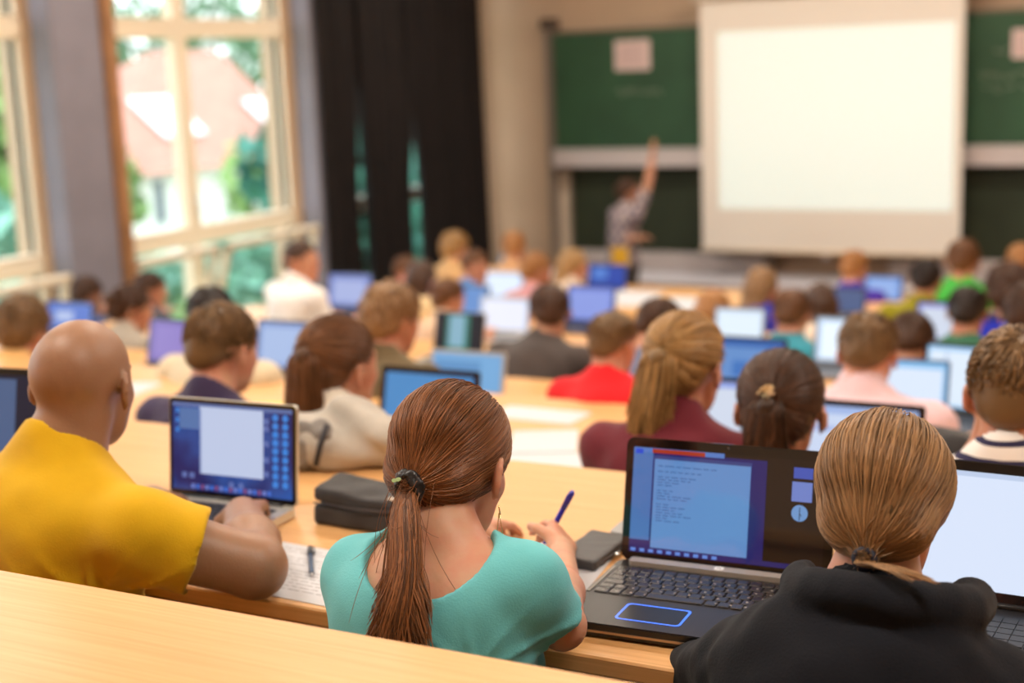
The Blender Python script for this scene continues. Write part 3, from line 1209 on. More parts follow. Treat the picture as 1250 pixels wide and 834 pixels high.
rf.build('roof', M_TILE, hs2)


def tree(name, px, py, X, rx, rz, label, col, n=900, seed=1, trunk=True, shape='round'):
    c = at_x(px, py, X)
    rng = np.random.default_rng(seed)
    root = empty(name, (c[0], c[1], -3.2), 0, label, 'tree' if trunk else 'bush', 'trees and bushes outside the windows')
    zc = c[2] + 3.2
    u = rng.normal(size=(n, 3))
    u /= np.linalg.norm(u, axis=1, keepdims=True)
    rr = rng.uniform(.35, 1, n)[:, None] ** .5
    P = u * rr * (1 + .22 * np.sin(u[:, 0:1] * 6 + seed) * np.sin(u[:, 2:3] * 5))
    if shape == 'cone':
        P[:, :2] *= np.clip(1 - (P[:, 2:3] + 1) / 2, .04, 1) * 1.2
    P = P * np.array([rx, rx, rz]) + np.array([0, 0, zc])
    a = rng.normal(size=(n, 3)); a /= np.linalg.norm(a, axis=1, keepdims=True)
    b = np.cross(a, rng.normal(size=(n, 3))); b /= np.linalg.norm(b, axis=1, keepdims=True)
    L_ = rng.uniform(.12, .26, n)[:, None] * (rx ** .4)
    V = np.stack([P - a * L_, P - b * L_ * .6, P + a * L_, P + b * L_ * .6], 1).reshape(-1, 3)
    F = np.arange(4 * n).reshape(-1, 4)
    add_mesh('foliage', quad_mesh('foliage', V, F, smooth=False), col, root)
    h0 = zc + (rz * .3 if shape != 'cone' else rz * .6)
    tb = MB().tube([(0, 0, 0), (.05, .03, h0 * .5), (0, 0, h0)], [.16, .12, .05], 8)
    for k in range(5):
        q = k * 1.3
        tb.tube([(0, 0, h0 * (.55 + .08 * k)), (math.cos(q) * rx * .5, math.sin(q) * rx * .5, min(zc + rz * .4, h0 * (.75 + .08 * k)))], [.05, .02], 6)
    tb.build('trunk', mat('bark', srgb(96, 76, 58), rough=.95), root)


LEAF1 = mat('leaf_light', srgb(150, 186, 110), rough=.7, noise=.35, nscale=2)
LEAF2 = mat('leaf_teal', srgb(146, 200, 176), rough=.7, noise=.35, nscale=2)
LEAF3 = mat('leaf_dark', srgb(110, 150, 112), rough=.7, noise=.35, nscale=2)
tree('tree', 10, 205, -17, 1.75, 2.0, 'bright green leafy tree filling the lower left window', LEAF1, 2600, 1)
tree('tree', 475, 240, -11.5, 1.9, 1.9, 'dark teal tree outside, seen only through the slits between the black curtains', mat('leaf_deep', srgb(84, 150, 132), rough=.7, noise=.35, nscale=2), 2600, 12)
tree('bush', 30, 345, -12, 1.3, .9, 'teal green bush seen low through the left window', LEAF2, 1500, 2, False)
tree('tree', 142, 92, -38, 1.1, 4.5, 'tall narrow conifer behind the left slope of the roof', LEAF3, 900, 3, True, 'cone')
tree('tree', 190, 72, -50, 3.0, 3.2, 'round tree behind the top of the roof, left of the mullion', LEAF3, 1000, 4)
tree('tree', 262, 60, -38, 1.8, 3.4, 'tree rising behind the ridge, right of the mullion', LEAF3, 700, 5)
tree('tree', 344, 85, -44, 2.4, 3.0, 'tree behind the right slope of the roof', LEAF3, 700, 6)
tree('tree', 304, 224, -22, .8, 1.0, 'small light green tree in front of the house wall', LEAF1, 200, 7)
tree('bush', 310, 325, -17, 1.2, .9, 'teal green bush seen low through the middle window', LEAF2, 1300, 8, False)
tree('bush', 165, 350, -20, 1.1, .6, 'low bush below the house, left pane of the middle window', LEAF2, 800, 9, False)

# ------------------------------------------------------------------ blackout curtain
M_BLACK = mat('blackout_cloth', srgb(27, 19, 18), rough=.95, noise=.25, nscale=5, sheen=.0)


def curtain(y0, y1, zb, zt, label, x=XL + .25, amp=.055, waves=6, gl=0.0, gr=0.0, seed=0):
    n, m = waves * 10, 14
    rng = np.random.default_rng(seed)
    ph = rng.uniform(0, 6, 4)
    front = []
    for j in range(m):
        v = j / (m - 1)
        z = zt + (zb - zt) * v
        for i in range(n):
            t = i / (n - 1)
            gather = 1 - .03 * math.sin(v * 3.0)
            op = min(max((v - .46) / .25, 0), 1)
            y = (y0 + y1) / 2 + (t - .5) * (y1 - y0) * gather + op * (gl * (1 - t) - gr * t)
            xx = x + amp * math.sin(t * waves * 2 * math.pi + ph[0] + .6 * math.sin(v * 2 + t * 4)) * (.55 + .45 * v) + .02 * math.sin(t * 17 + v * 3 + ph[1])
            front.append((xx, y, z))
    V = np.array(front)
    V2 = V + np.array([.004, 0, 0])
    F = []
    N1 = len(V)
    for j in range(m - 1):
        for i in range(n - 1):
            a = j * n + i
            F.append((a, a + 1, a + n + 1, a + n))
            F.append((N1 + a, N1 + a + n, N1 + a + n + 1, N1 + a + 1))
    root = empty('curtain', (0, 0, 0), 0, label, 'curtain', 'black curtains on the window wall')
    add_mesh('cloth', quad_mesh('cloth', np.concatenate([V, V2]), np.array(F)), M_BLACK, root)
    rb = MB()
    for k in range(waves):
        yy = y0 + (y1 - y0) * (k + .5) / waves
        rb.tube([(x + .02 * math.cos(q), yy, zt + .02 + .02 * math.sin(q)) for q in np.linspace(0, 2 * math.pi, 9)], .003, 5)
    rb.build('curtain_ring', MATS['steel'], root)
    return root


curtain(9.86, 10.42, .35, ZC - .08, 'black blackout curtain panel nearest the windows, next to the grey column', waves=4, seed=1, gr=.11)
curtain(10.36, 11.25, .35, ZC - .08, 'black blackout curtain panel between two slits of daylight', waves=6, seed=2, gl=.07, gr=.18, x=XL + .28)
curtain(11.16, 12.66, .35, ZC - .08, 'black blackout curtain panel farthest along, next to the front wall', waves=8, seed=3, gl=.19)
rail = MB().tube([(XL + .25, 9.8, ZC - .045), (XL + .25, 12.8, ZC - .045)], .014, 8)
tag(rail.build('curtain_rail', MATS['steel']), 'metal rail above the black curtains', 'rail')
# ------------------------------------------------------------------ boards and projection screen
M_GREEN = mat('board_green', srgb(52, 88, 62), rough=.55, noise=.25, nscale=2.2, spec=.35)
M_GREEN2 = mat('board_green_lower', srgb(52, 60, 44), rough=.6, noise=.25, nscale=2.2, spec=.3)
M_ALU = mat('board_rail_metal', srgb(206, 196, 196), rough=.4, metal=.25)


def board(x0, x1, z0, z1, y, m, label, name='chalkboard', group='sliding chalkboards on the front wall'):
    root = empty(name, ((x0 + x1) / 2, y, z0), 0, label, 'chalkboard', group)
    w, h = (x1 - x0) / 2, z1 - z0
    MB().box((-w, -.012, 0), (w, .012, h), bev=.003).build('writing_surface', m, root)
    f = MB()
    e = .028
    for lo, hi in (((-w - e, -.022, -e), (-w, .02, h + e)), ((w, -.022, -e), (w + e, .02, h + e)), ((-w, -.022, h), (w, .02, h + e))):
        f.box(lo, hi, bev=.004)
    f.build('frame', mat('board_frame_grey', srgb(120, 108, 96), rough=.5, metal=.3), root)
    f = MB().box((-w - e, -.05, -.17), (w + e, .02, -.0), bev=.01)
    f.box((-w, -.10, -.17), (w, -.05, -.155), bev=.004)
    f.build('chalk_rail', M_ALU, root)
    return root


bl = at_y(676, 42, 12.8)[0]
bm_ = at_y(856, 100, 12.8)[0]
zt_, zm0, zm1, zb_ = at_y(765, 38, 12.8)[2], at_y(765, 181, 12.8)[2], at_y(765, 196, 12.8)[2], at_y(765, 312, 12.8)[2]
rx0, rx1 = at_y(1176, 100, 12.8)[0], 1.9
b1 = board(bl, bm_ + .55, zm0, zt_, 12.78, M_GREEN, 'upper green chalkboard left of the projection screen with a pinned paper')
b2 = board(bl + .12, bm_ + .55, zb_ + .04, zm1 - .04, 12.88, M_GREEN2, 'lower dark green chalkboard behind the lecturer, left of the screen')
b3 = board(rx0 - .6, rx1, zm0, zt_, 12.78, M_GREEN, 'upper green chalkboard right of the screen with chalk writing')
b4 = board(rx0 - .6, rx1, zb_ + .04, zm1 - .04, 12.88, M_GREEN2, 'lower dark green chalkboard right of the projection screen')
# vertical guide posts
for X_, lab in ((bl - .09, 'grey metal guide post at the left end of the chalkboards'), (rx1 + .12, 'grey metal guide post at the far right end of the chalkboards'),
                (bm_ + .62, 'grey metal guide post hidden behind the projection screen')):
    o = empty('board_guide_post', (X_, 12.93, 0), 0, lab, 'post', 'guide posts of the chalkboards')
    MB().box((-.04, -.10, 0), (.04, .06, zt_ + .07), bev=.008).build('post', mat('post_metal', srgb(150, 138, 128), rough=.45, metal=.3), o)
    MB().box((-.07, -.13, zt_ + .06), (.07, .06, zt_ + .16), bev=.01).build('pulley_cap', mat('post_cap', srgb(84, 70, 60), rough=.5), o)
# pale strip of the wall column left of the lower board
struct('trim_6', MB().box((bl - .05, 12.9, 0), (bl + .09, 12.999, zm1 - .1), bev=.01), mat('pale_column', srgb(205, 188, 170), rough=.7))
# pale grey wainscot and ledge below the boards
struct('trim_7', MB().box((bl - .1, 12.86, 0), (XR, 12.999, zb_ - .26), bev=.01), mat('wainscot_pale', srgb(240, 234, 236), rough=.7))
struct('trim_8', MB().box((bl - .1, 12.72, zb_ - .26), (XR, 12.999, zb_ - .15), bev=.012), mat('ledge_grey', srgb(238, 236, 246), rough=.5))
M_PAPER = mat('paper_white', srgb(203, 204, 210), rough=.8)
M_PINK = mat('paper_pinkish', srgb(226, 200, 196), rough=.8)
M_INK = mat('print_ink', srgb(120, 120, 128), rough=.8)
for (px0, py0, px1, py1, lab) in ((750, 50, 794, 85, 'pinkish paper notice pinned to the upper left chalkboard'),
                                  (1236, 36, 1275, 70, 'pinkish paper notice pinned to the upper right chalkboard')):
    p0, p1 = at_y(px0, py0, 12.765), at_y(px1, py1, 12.765)
    o = empty('notice', ((p0[0] + p1[0]) / 2, 12.765, p1[2]), 0, lab, 'paper', 'paper notices on the chalkboards')
    w_, h_ = (p1[0] - p0[0]) / 2, p0[2] - p1[2]
    MB().box((-w_, -.003, 0), (w_, 0, h_)).build('sheet', M_PINK, o)
    t_ = MB()
    for k in range(7):
        t_.box((-w_ * .75, -.0045, h_ * (.15 + .11 * k)), (w_ * (.75 - .25 * ((k * 7) % 3) / 2), -.003, h_ * (.15 + .11 * k) + .008))
    t_.build('print', mat('faint_print', srgb(170, 140, 140)), o)
M_CHALK = mat('chalk', srgb(190, 196, 176), rough=.95)


def scribble(px, py, w_, h_, label, seed, lines=2):
    rng = np.random.default_rng(seed)
    p = at_y(px, py, 12.764)
    mb = MB()
    for l in range(lines):
        x = 0
        while x < w_:
            pts = []
            L_ = rng.uniform(.04, .10)
            for k in range(5):
                pts.append((x + L_ * k / 4 + rng.normal() * .008, 0, -l * h_ + rng.uniform(-.04, .04)))
            mb.tube(pts, .0032, 4)
            x += L_ + rng.uniform(.02, .05)
    o = mb.build('chalk_writing', M_CHALK, None, tuple(p))
    tag(o, label, 'writing')


scribble(1200, 92, .62, .11, 'two rows of pale chalk scribbles on the upper right chalkboard', 3)
scribble(1216, 60, .10, .08, 'small chalk mark above the scribbles on the right chalkboard', 5, 1)
scribble(752, 113, .42, .1, 'faint row of chalk marks below the notice on the left chalkboard', 9, 1)

# projection screen hanging in front of the boards; the projected picture's light is emission put into a thin panel
YS = 12.55
c0, c1 = at_y(854, 6, YS), at_y(1178, 12, YS)
cb = at_y(1010, 307, YS)[2]
sx0, sx1 = c0[0], c1[0]
stp = max(c0[2], c1[2])
M_SCR = mat('screen_fabric', srgb(240, 230, 220), rough=.85)
ps = empty('projection_screen', ((sx0 + sx1) / 2, YS, cb), 0, 'large pull-down projection screen showing a bright blank slide', 'screen')
sw = (sx1 - sx0) / 2
sh_ = stp - cb
MB().box((-sw, -.003, 0), (sw, .003, sh_ + .05)).build('fabric', M_SCR, ps)
MB().tube([(-sw - .02, 0, -.012), (sw + .02, 0, -.012)], .02, 10).build('bottom_bar', mat('bar_cream', srgb(225, 205, 180), rough=.4), ps)
MB().box((-.03, -.012, -.07), (.03, .012, -.02), bev=.005).build('pull_tab', MATS['board_rail_metal'], ps)
MB().box((-sw - .08, -.07, sh_ + .03), (sw + .08, .07, sh_ + .20), bev=.03).build('case', mat('case_white', srgb(222, 208, 190), rough=.45), ps)
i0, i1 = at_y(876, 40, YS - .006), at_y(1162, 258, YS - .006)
slide = mat('slide_emission', (.8, .8, .8), rough=.8, emit=srgb(220, 252, 236), estr=.34)
MB().box((i0[0] - (sx0 + sx1) / 2, -.006, i1[2] - cb), (i1[0] - (sx0 + sx1) / 2, -.004, i0[2] - cb)).build('slide_glow_panel', slide, ps)

# ------------------------------------------------------------------ desk rows and benches
for n, (a, b, z) in ROW.items():
    names = {0: 'long light wood desk top across the bottom edge of the picture, empty and nearest', 1: 'long light wood desk carrying the big black laptop, the pencil case and the silver laptop',
             2: 'long wooden desk in the second row, behind the stacked white papers', 3: 'long wooden desk in the third row in front of the dark grey jacket',
             4: 'long wooden desk in the fourth row under the small laptop with black side bars', 5: 'long wooden desk in the fifth row carrying lavender laptops',
             6: 'long wooden desk in the sixth row, empty but for papers, in front of the lecturer', 7: 'frontmost long wooden desk below the chalkboards'}
    x1 = DX1 if n else 1.6
    d = empty('lecture_desk', ((DX0 + x1) / 2, a, FLOOR[n]), 0, names[n], 'desk', 'long lecture hall desks')
    hw_ = (x1 - DX0) / 2
    dp = b - a
    MB().box((-hw_, 0, .712), (hw_, dp, .74), bev=.003).build('desktop', W_TOP, d)
    MB().box((-hw_ + .02, .012, .655), (hw_ - .02, .035, .712), bev=.003).build('apron', W_EDGE, d)
    MB().box((-hw_ + .02, dp - .04, .08 if n < 7 else .02), (hw_ - .02, dp - .022, .712), bev=.003).build('modesty_panel', W_PANEL, d)
    for k in range(6):
        x = -hw_ + .3 + (2 * hw_ - .6) * k / 5
        MB().box((x - .02, .06, 0), (x + .02, dp - .05, .03), bev=.005).box((x - .02, dp * .45, .03), (x + .02, dp * .45 + .06, .67), bev=.005)\
            .box((x - .02, .06, .67), (x + .02, dp - .05, .712), bev=.005).build('support', mat('desk_steel', srgb(60, 58, 60), rough=.4, metal=.6), d)
    if n:
        fy0 = ROW[n - 1][1]
        yb = a - .52 if n not in (6,) else a - .55
        yb = max(min(yb, a - .36), fy0 + .03)
        bw = min(.34, a - .04 - yb)
        bz = .405
        e = empty('bench', ((DX0 + x1) / 2, yb, FLOOR[n]), 0, 'plain wooden bench behind the ' + ['', 'first', 'second', 'third', 'fourth', 'fifth', 'sixth', 'front'][n] + ' occupied desk row, mostly hidden under the students',
                  'bench', 'benches behind the desk rows')
        MB().box((-hw_, 0, bz - .03), (hw_, bw, bz), bev=.006).build('seat', W_PANEL, e)
        for k in range(6):
            x = -hw_ + .5 + (2 * hw_ - 1.0) * k / 5
            MB().box((x - .02, .05, 0), (x + .02, bw - .05, .03)).box((x - .02, bw * .4, .03), (x + .02, bw * .4 + .05, bz - .03)).build('support', MATS['desk_steel'], e)


# ------------------------------------------------------------------ laptops
M_LBLK = mat('laptop_black', srgb(26, 24, 26), rough=.32, spec=.5)
M_LBEZ = mat('laptop_bezel_gloss', srgb(18, 16, 18), rough=.12, spec=.6)
M_LSIL = mat('laptop_silver', srgb(196, 194, 190), rough=.35, metal=.55)
M_LGRY = mat('laptop_grey', srgb(120, 122, 130), rough=.4, metal=.4)
M_KEYS = mat('key_black', srgb(30, 28, 30), rough=.4)
M_SCRBLK = mat('display_off', (.006, .006, .007), rough=.14, spec=.5)
LAPTOPS = 'open laptops on the desks'


def laptop(top_px, top_py, row, label, w=.33, dep=.235, hgt=.215, tilt=14, rz=0, body=None, bezel=None, screen=(150, 190, 240), estr=.8,
           wins=(), bez=.012, pos=None, keys=False, screw=None):
    a, b, z = ROW[row]
    if pos is None:
        zt = z + .022 + hgt * math.cos(R(tilt))
        p = at_z(top_px, top_py, zt)
        y = min(max(p[1] - hgt * math.sin(R(tilt)), a + dep + .02), b - .07)
        p = at_y(top_px, top_py, y + hgt * math.sin(R(tilt)))
        hgt = min(max((p[2] - z - .022) / math.cos(R(tilt)), .165), .25)
        pos = (p[0], y)
    body = body or M_LBLK
    bezel = bezel or M_LBEZ
    root = empty('laptop', (pos[0], pos[1], z), R(rz), label, 'laptop', LAPTOPS)
    MB().prism(rrect(w, dep, .012, cy=-dep / 2 + .01), .003, .020).build('base', body, root)
    kb = MB()
    nr_, nc_ = 5, 14
    kw_, kd_ = w * .84 / nc_, dep * .40 / nr_
    for i in range(nr_):
        for j in range(nc_):
            x = -w * .42 + j * kw_
            y = -.035 - (i + 1) * kd_
            kb.box((x + .001, y + .001, .020), (x + kw_ - .001, y + kd_ - .001, .0218))
    kb.build('keyboard', M_KEYS, root)
    MB().box((-.045, -dep + .03, .0200), (.045, -dep + .075, .0206)).build('touchpad', M_LGRY, root)
    T_ = Matrix.Translation((0, .004, .021)) @ Matrix.Rotation(R(90 - tilt), 4, 'X')
    lid = MB().prism(rrect(w, hgt, .010, cy=hgt / 2), -.009, 0, M=T_).build('lid', body, root)
    MB().prism(rrect(w - .004, hgt - .004, .009, cy=hgt / 2), 0, .0012, M=T_).build('bezel', bezel, root)
    MB().tube([(-w * .42, .004, .021), (w * .42, .004, .021)], .006, 8).build('hinge', body, root)
    sm = glow('display_%d_%d_%d' % screen, screen, estr)
    sw_, sh2 = w - 2 * bez, hgt - bez * 2.2
    so = MB().box((-sw_ / 2, bez * 1.2, .0012), (sw_ / 2, bez * 1.2 + sh2, .0018), M=T_).build('display', sm, root)
    for q, (x0, y0, x1, y1, c, es) in enumerate(wins):
        MB().box((-sw_ / 2 + sw_ * x0, bez * 1.2 + sh2 * y0, .0018), (-sw_ / 2 + sw_ * x1, bez * 1.2 + sh2 * y1, .0021 + .0001 * q), M=T_)\
            .build('screen_window', glow('window_%d_%d_%d' % c, c, es), so)
    return root, T_, so


WHT = (226, 236, 255)
txt = ((.06, .10, .94, .90, WHT, .85),)
laptop(1042, 488, 2, 'black laptop with a bright document in front of the woman with the sparkling hair clip', w=.36, hgt=.235, screen=(176, 200, 250), estr=.85,
       wins=((.05, .04, .95, .86, (214, 228, 255), .9), (.12, .55, .5, .66, (190, 205, 250), .85)), bez=.016)
laptop(1097, 437, 3, 'laptop with a pale blue screen beside the pink shirt', w=.33, screen=(150, 205, 250), estr=.95, wins=((.03, .02, .97, .90, (222, 236, 255), 1.0),), body=M_LGRY, bezel=glow('rim_a', (96, 150, 200), .5))
laptop(1186, 421, 3, 'laptop with a white spreadsheet standing between the pink shirt and the striped shirt', w=.33, hgt=.23, screen=(170, 215, 255), estr=.95,
       wins=((.03, .04, .97, .93, (226, 240, 255), 1.0), (.2, .1, .23, .9, (196, 215, 245), .9), (.5, .1, .53, .9, (196, 215, 245), .9)), rz=-8)
laptop(910, 411, 3, 'laptop with a blue desktop picture between the blond ponytail and the teal polo', w=.31, screen=(64, 118, 200), estr=.75,
       wins=((.14, .06, .8, .86, (112, 160, 225), .8), (.35, .3, .6, .6, (70, 130, 210), .8)))
laptop(902, 462, 2, 'laptop half hidden behind the blond ponytail, light lavender screen', w=.30, hgt=.20, screen=(160, 180, 245), estr=.85, wins=txt)
laptop(1022, 386, 4, 'narrowly visible laptop with a glaring white screen right of the teal polo', w=.19, hgt=.20, screen=(190, 220, 250), estr=1.0, wins=((.1, .05, .95, .92, (232, 244, 255), 1.1),), body=M_LGRY, bezel=M_LGRY)
laptop(903, 375, 4, 'small laptop with a blank white screen in front of the ginger long hair', w=.24, hgt=.20, screen=(214, 232, 250), estr=1.0, wins=((.05, .05, .95, .92, (226, 240, 252), 1.05),), body=M_LGRY, bezel=M_LGRY)
laptop(1079, 336, 7, 'laptop with a sky blue screen beside the blue and purple top near the front', w=.27, screen=(120, 160, 235), estr=.85, wins=((.1, .1, .9, .9, (156, 188, 245), .9),), body=M_LGRY)
laptop(1032, 359, 6, 'dim grey blue laptop left of the stretched bare arm', w=.26, screen=(92, 112, 160), estr=.7, body=M_LGRY)
laptop(1150, 368, 5, 'laptop with a lavender screen between the olive and dark green shirts', w=.25, screen=(150, 150, 232), estr=.85, wins=txt)
laptop(1218, 388, 5, 'laptop with a royal blue screen below the dark curly head', w=.28, hgt=.20, screen=(44, 60, 200), estr=.7, wins=((.6, .4, .85, .95, (130, 160, 250), .9),))
laptop(526, 449, 2, 'dark laptop with a sky blue screen just behind the ponytail of the turquoise shirt', w=.33, hgt=.22, screen=(86, 150, 212), estr=.85, bez=.018)
laptop(573, 436, 3, 'silver laptop with a light blue screen and darker menu bar behind the turquoise shirt', w=.32, hgt=.21, screen=(130, 185, 235), estr=.85,
       wins=((.04, .1, .7, .8, (110, 165, 220), .8),), body=M_LSIL, bezel=M_LSIL)
laptop(562, 381, 4, 'laptop showing a teal green picture between black side bars', w=.27, hgt=.20, screen=(30, 28, 44), estr=.5,
       wins=((.22, .0, .72, 1.0, (60, 140, 120), .7), (.28, .12, .62, .98, (150, 196, 218), .8)), body=M_LSIL)
laptop(618, 362, 5, 'laptop with a glaring white page left of the dark grey jacket', w=.31, hgt=.23, screen=(196, 214, 245), estr=1.0, wins=((.04, .03, .96, .95, (236, 238, 252), 1.05),), body=M_LSIL, bezel=M_LSIL)
laptop(616, 331, 6, 'laptop with a very bright bluish white screen, in line behind the white page', w=.31, screen=(190, 215, 250), estr=1.0, wins=((.05, .05, .95, .93, (224, 236, 255), 1.1),), body=M_LSIL, bezel=M_LSIL)
laptop(627, 311, 7, 'laptop with a pale teal screen, frontmost in the middle of the hall', w=.27, screen=(130, 178, 200), estr=.8, wins=((.1, .1, .9, .4, (156, 200, 220), .85),), body=M_LGRY)
laptop(722, 348, 5, 'laptop with a plain periwinkle screen left of the papers near the lecturer', w=.30, screen=(116, 136, 226), estr=.85, wins=((.05, .06, .95, .9, (146, 164, 238), .9),))
laptop(742, 322, 7, 'laptop with a deep blue screen below the hand of the lecturer', w=.32, screen=(48, 82, 190), estr=.75, wins=((.1, .4, .5, .9, (92, 140, 225), .85),))
laptop(427, 333, 5, 'laptop with a periwinkle document right of the white T-shirt', w=.33, screen=(128, 144, 214), estr=.85, wins=((.12, .12, .9, .84, (176, 188, 236), .9),))
laptop(350, 391, 3, 'wide laptop with a pale blue screen between the light hoodie and the long brown hair', w=.30, hgt=.21, screen=(140, 165, 225), estr=.85, wins=((.06, .08, .95, .9, (176, 198, 240), .9),))
laptop(212, 389, 3, 'laptop with a plain purple screen behind the bun', w=.27, hgt=.20, screen=(140, 122, 200), estr=.85, wins=((.1, .1, .9, .9, (156, 138, 212), .9),))
laptop(88, 379, 4, 'blue laptop seen between the curly hair and the bald head', w=.34, screen=(96, 130, 220), estr=.85, wins=((.2, .3, .6, .7, (190, 205, 245), .9),))
laptop(577, 348, 5, 'light blue laptop half hidden behind the small brown head', w=.22, screen=(110, 156, 222), estr=.85)

# --- the dark laptop at the left edge of the first occupied row
laptop(2, 449, 1, 'dark laptop at the left picture edge beside the bald man', w=.37, hgt=.23, tilt=12, screen=(34, 36, 62), estr=.55,
       wins=((.0, .0, .62, .96, (86, 108, 150), .75),), bez=.014, rz=6)
# ------------------------------------------------------------------ the two laptops in front
def key_grid(root, x0, x1, y0, y1, z, rows, m, name='keyboard'):
    mb = MB()
    kh = (y1 - y0) / len(rows)
    for r, cols in enumerate(rows):
        tot = sum(cols)
        x = x0
        for c in cols:
            w_ = (x1 - x0) * c / tot
            g = .0012
            mb.box((x + g, y1 - (r + 1) * kh + g, z), (x + w_ - g, y1 - r * kh - g, z + .0024), bev=.0011)
            x += w_
    return mb.build(name, m, root)


D1Z = ROW[1][2]


def big_black_laptop():
    W, Dp, Hh = .335, .268, .195
    hx, hy = -.868 + .15, 1.985
    root = empty('laptop', (hx + .012, hy, D1Z), R(2.5), 'big glossy black laptop in focus with a silver hinge bar and a blue lit touchpad', 'laptop', LAPTOPS)
    T0 = Matrix.Identity(4)
    MB().prism(rrect(W, Dp, .018, cy=-Dp / 2 + .006), .004, .021).build('base', M_LBLK, root)
    MB().prism(rrect(W + .003, Dp + .003, .019, cy=-Dp / 2 + .006), .009, .0125).build('base_trim', mat('trim_champagne', srgb(176, 158, 140), rough=.3, metal=.8), root)
    deck = mat('brushed_deck', srgb(38, 33, 32), rough=.34, noise=.35, nscale=14, stretch=(40, 1, 1), spec=.5)
    MB().prism(rrect(W - .006, Dp - .035, .015, cy=-Dp / 2 - .010), .021, .0225).build('deck', deck, root)
    rows = [[1] * 16, [1] * 13 + [1.6] + [1], [1.4] + [1] * 12 + [1.2] + [1], [1.7] + [1] * 11 + [1.9] + [1], [1.2] + [1] * 11 + [2.4] + [1], [1.2, 1, 1, 1, 4.6, 1, 1, 1, 1, 1, 1, 1]]
    k = key_grid(root, -W / 2 + .014, W / 2 - .014, -.150, -.036, .0225, rows, mat('key_gloss', srgb(52, 48, 48), rough=.25, spec=.6))
    lt = MB()
    rng = np.random.default_rng(4)
    for r in range(1, 6):
        for c in range(14):
            if r == 5 and 3 < c < 8:
                continue
            x = -W / 2 + .020 + c * .0218 + (r % 3) * .003
            y = -.036 - (r + .62) * .019
            lt.box((x, y, .0249), (x + .0035, y + .0032 * rng.uniform(.6, 1.2), .0252))
    lt.build('key_legends', mat('legend_grey', srgb(150, 142, 138), rough=.5), k)
    # touchpad with its glowing rim
    px_, py_ = -.038, -.206
    rim = MB()
    o, i_ = rrect(.098, .062, .008, cx=px_, cy=py_), rrect(.091, .055, .006, cx=px_, cy=py_)
    n_ = len(o)
    for a in range(n_):
        b = (a + 1) % n_
        rim.quad([(*o[a], .0232), (*o[b], .0232), (*i_[b], .0232), (*i_[a], .0232)])
    tp = MB().prism(rrect(.091, .055, .006, cx=px_, cy=py_), .0222, .0229).build('touchpad', mat('pad_black', srgb(20, 18, 19), rough=.3), root)
    rim.build('touchpad_light', mat('pad_glow', srgb(60, 110, 230), rough=.3, emit=srgb(70, 120, 255), estr=.9), tp)
    side = MB().box((-W / 2 + .004, -.150, .0222), (-W / 2 + .009, -.036, .0236)).build('speaker_edge', mat('edge_grey', srgb(120, 114, 108), rough=.35, metal=.5), root)
    # hinge bar
    hb = MB().prism(rrect(W - .045, .020, .006, cy=-.012), .021, .029)
    h_ = hb.build('hinge_bar', mat('hinge_silver', srgb(205, 196, 186), rough=.35, metal=.5), root)
    lg = MB().prism([(.0075 * math.cos(q), -.012 + .0075 * math.sin(q)) for q in np.linspace(0, 2 * math.pi, 21)[:-1]], .029, .0297).build('round_logo', mat('logo_white', srgb(240, 240, 240), rough=.3), h_)
    lm = MB()
    for x in (-.002, .0022):
        lm.box((x - .0006, -.016, .0297), (x + .0004, -.008, .03))
    lm.box((-.002, -.0125, .0297), (.0022, -.0115, .03))
    lm.build('logo_letters', mat('logo_grey', srgb(150, 150, 155), rough=.4), lg)
    # lid
    T_ = Matrix.Translation((0, .006, .020)) @ Matrix.Rotation(R(90 - 13), 4, 'X')
    MB().prism(rrect(W, Hh, .013, cy=Hh / 2), -.010, 0, M=T_).build('lid', M_LBEZ, root)
    MB().prism(rrect(W - .002, Hh - .002, .012, cy=Hh / 2), 0, .0012, M=T_).build('bezel', mat('bezel_gloss_black', srgb(20, 14, 13), rough=.07, spec=.8), root)
    ms = MB()
    for k_ in range(5):
        ms.box((W / 2 - .030 + k_ * .0042, Hh - .0125, .0012), (W / 2 - .0272 + k_ * .0042, Hh - .0108, .0015), M=T_)
    ms.build('bezel_mark', mat('mark_grey', srgb(150, 146, 150), rough=.4), root)
    MB().prism([(.002 * math.cos(q), Hh - .006 + .002 * math.sin(q)) for q in np.linspace(0, 2 * math.pi, 13)[:-1]], .0012, .0016, M=T_).build('camera_lens', mat('lens_grey', srgb(70, 70, 74), rough=.1), root)
    x0, x1, y0, y1 = -W / 2 + .013, W / 2 - .013, .014, Hh - .015
    SX = lambda u: x0 + (x1 - x0) * u
    SY = lambda v: y0 + (y1 - y0) * v
    dsp = MB().box((x0, y0, .0012), (x1, y1, .0017), M=T_).build('display', mat('display_gloss', (.008, .006, .006), rough=.06, spec=.8, emit=srgb(26, 14, 12), estr=.5), root)

    def win(nm, u0, v0, u1, v1, c, es=.62, lv=0):
        return MB().box((SX(u0), SY(v0), .0017), (SX(u1), SY(v1), .0019 + .0001 * lv), M=T_).build(nm, mat('scr_%d_%d_%d_%.2f' % (*c, es), (.01, .01, .012), rough=.08, spec=.7, emit=srgb(*c), estr=es), dsp)
    win('desktop_wallpaper', .0, .0, .70, .965, (40, 38, 130), .5)
    win('side_window', .0, .12, .105, .965, (84, 128, 196), .75, 1)
    win('title_bar', .0, .955, .48, 1.0, (96, 140, 220), .7, 2)
    win('red_bar', .10, .955, .38, .995, (188, 60, 34), .7, 3)
    win('blue_tab', .01, .94, .05, .985, (30, 80, 220), .8, 4)
    doc = win('text_window', .115, .055, .62, .90, (100, 146, 206), .86, 5)
    win('window_frame', .105, .90, .625, .935, (60, 72, 140), .7, 4)
    win('taskbar', .0, .0, 1.0, .045, (36, 34, 110), .7, 2)
    ic = MB()
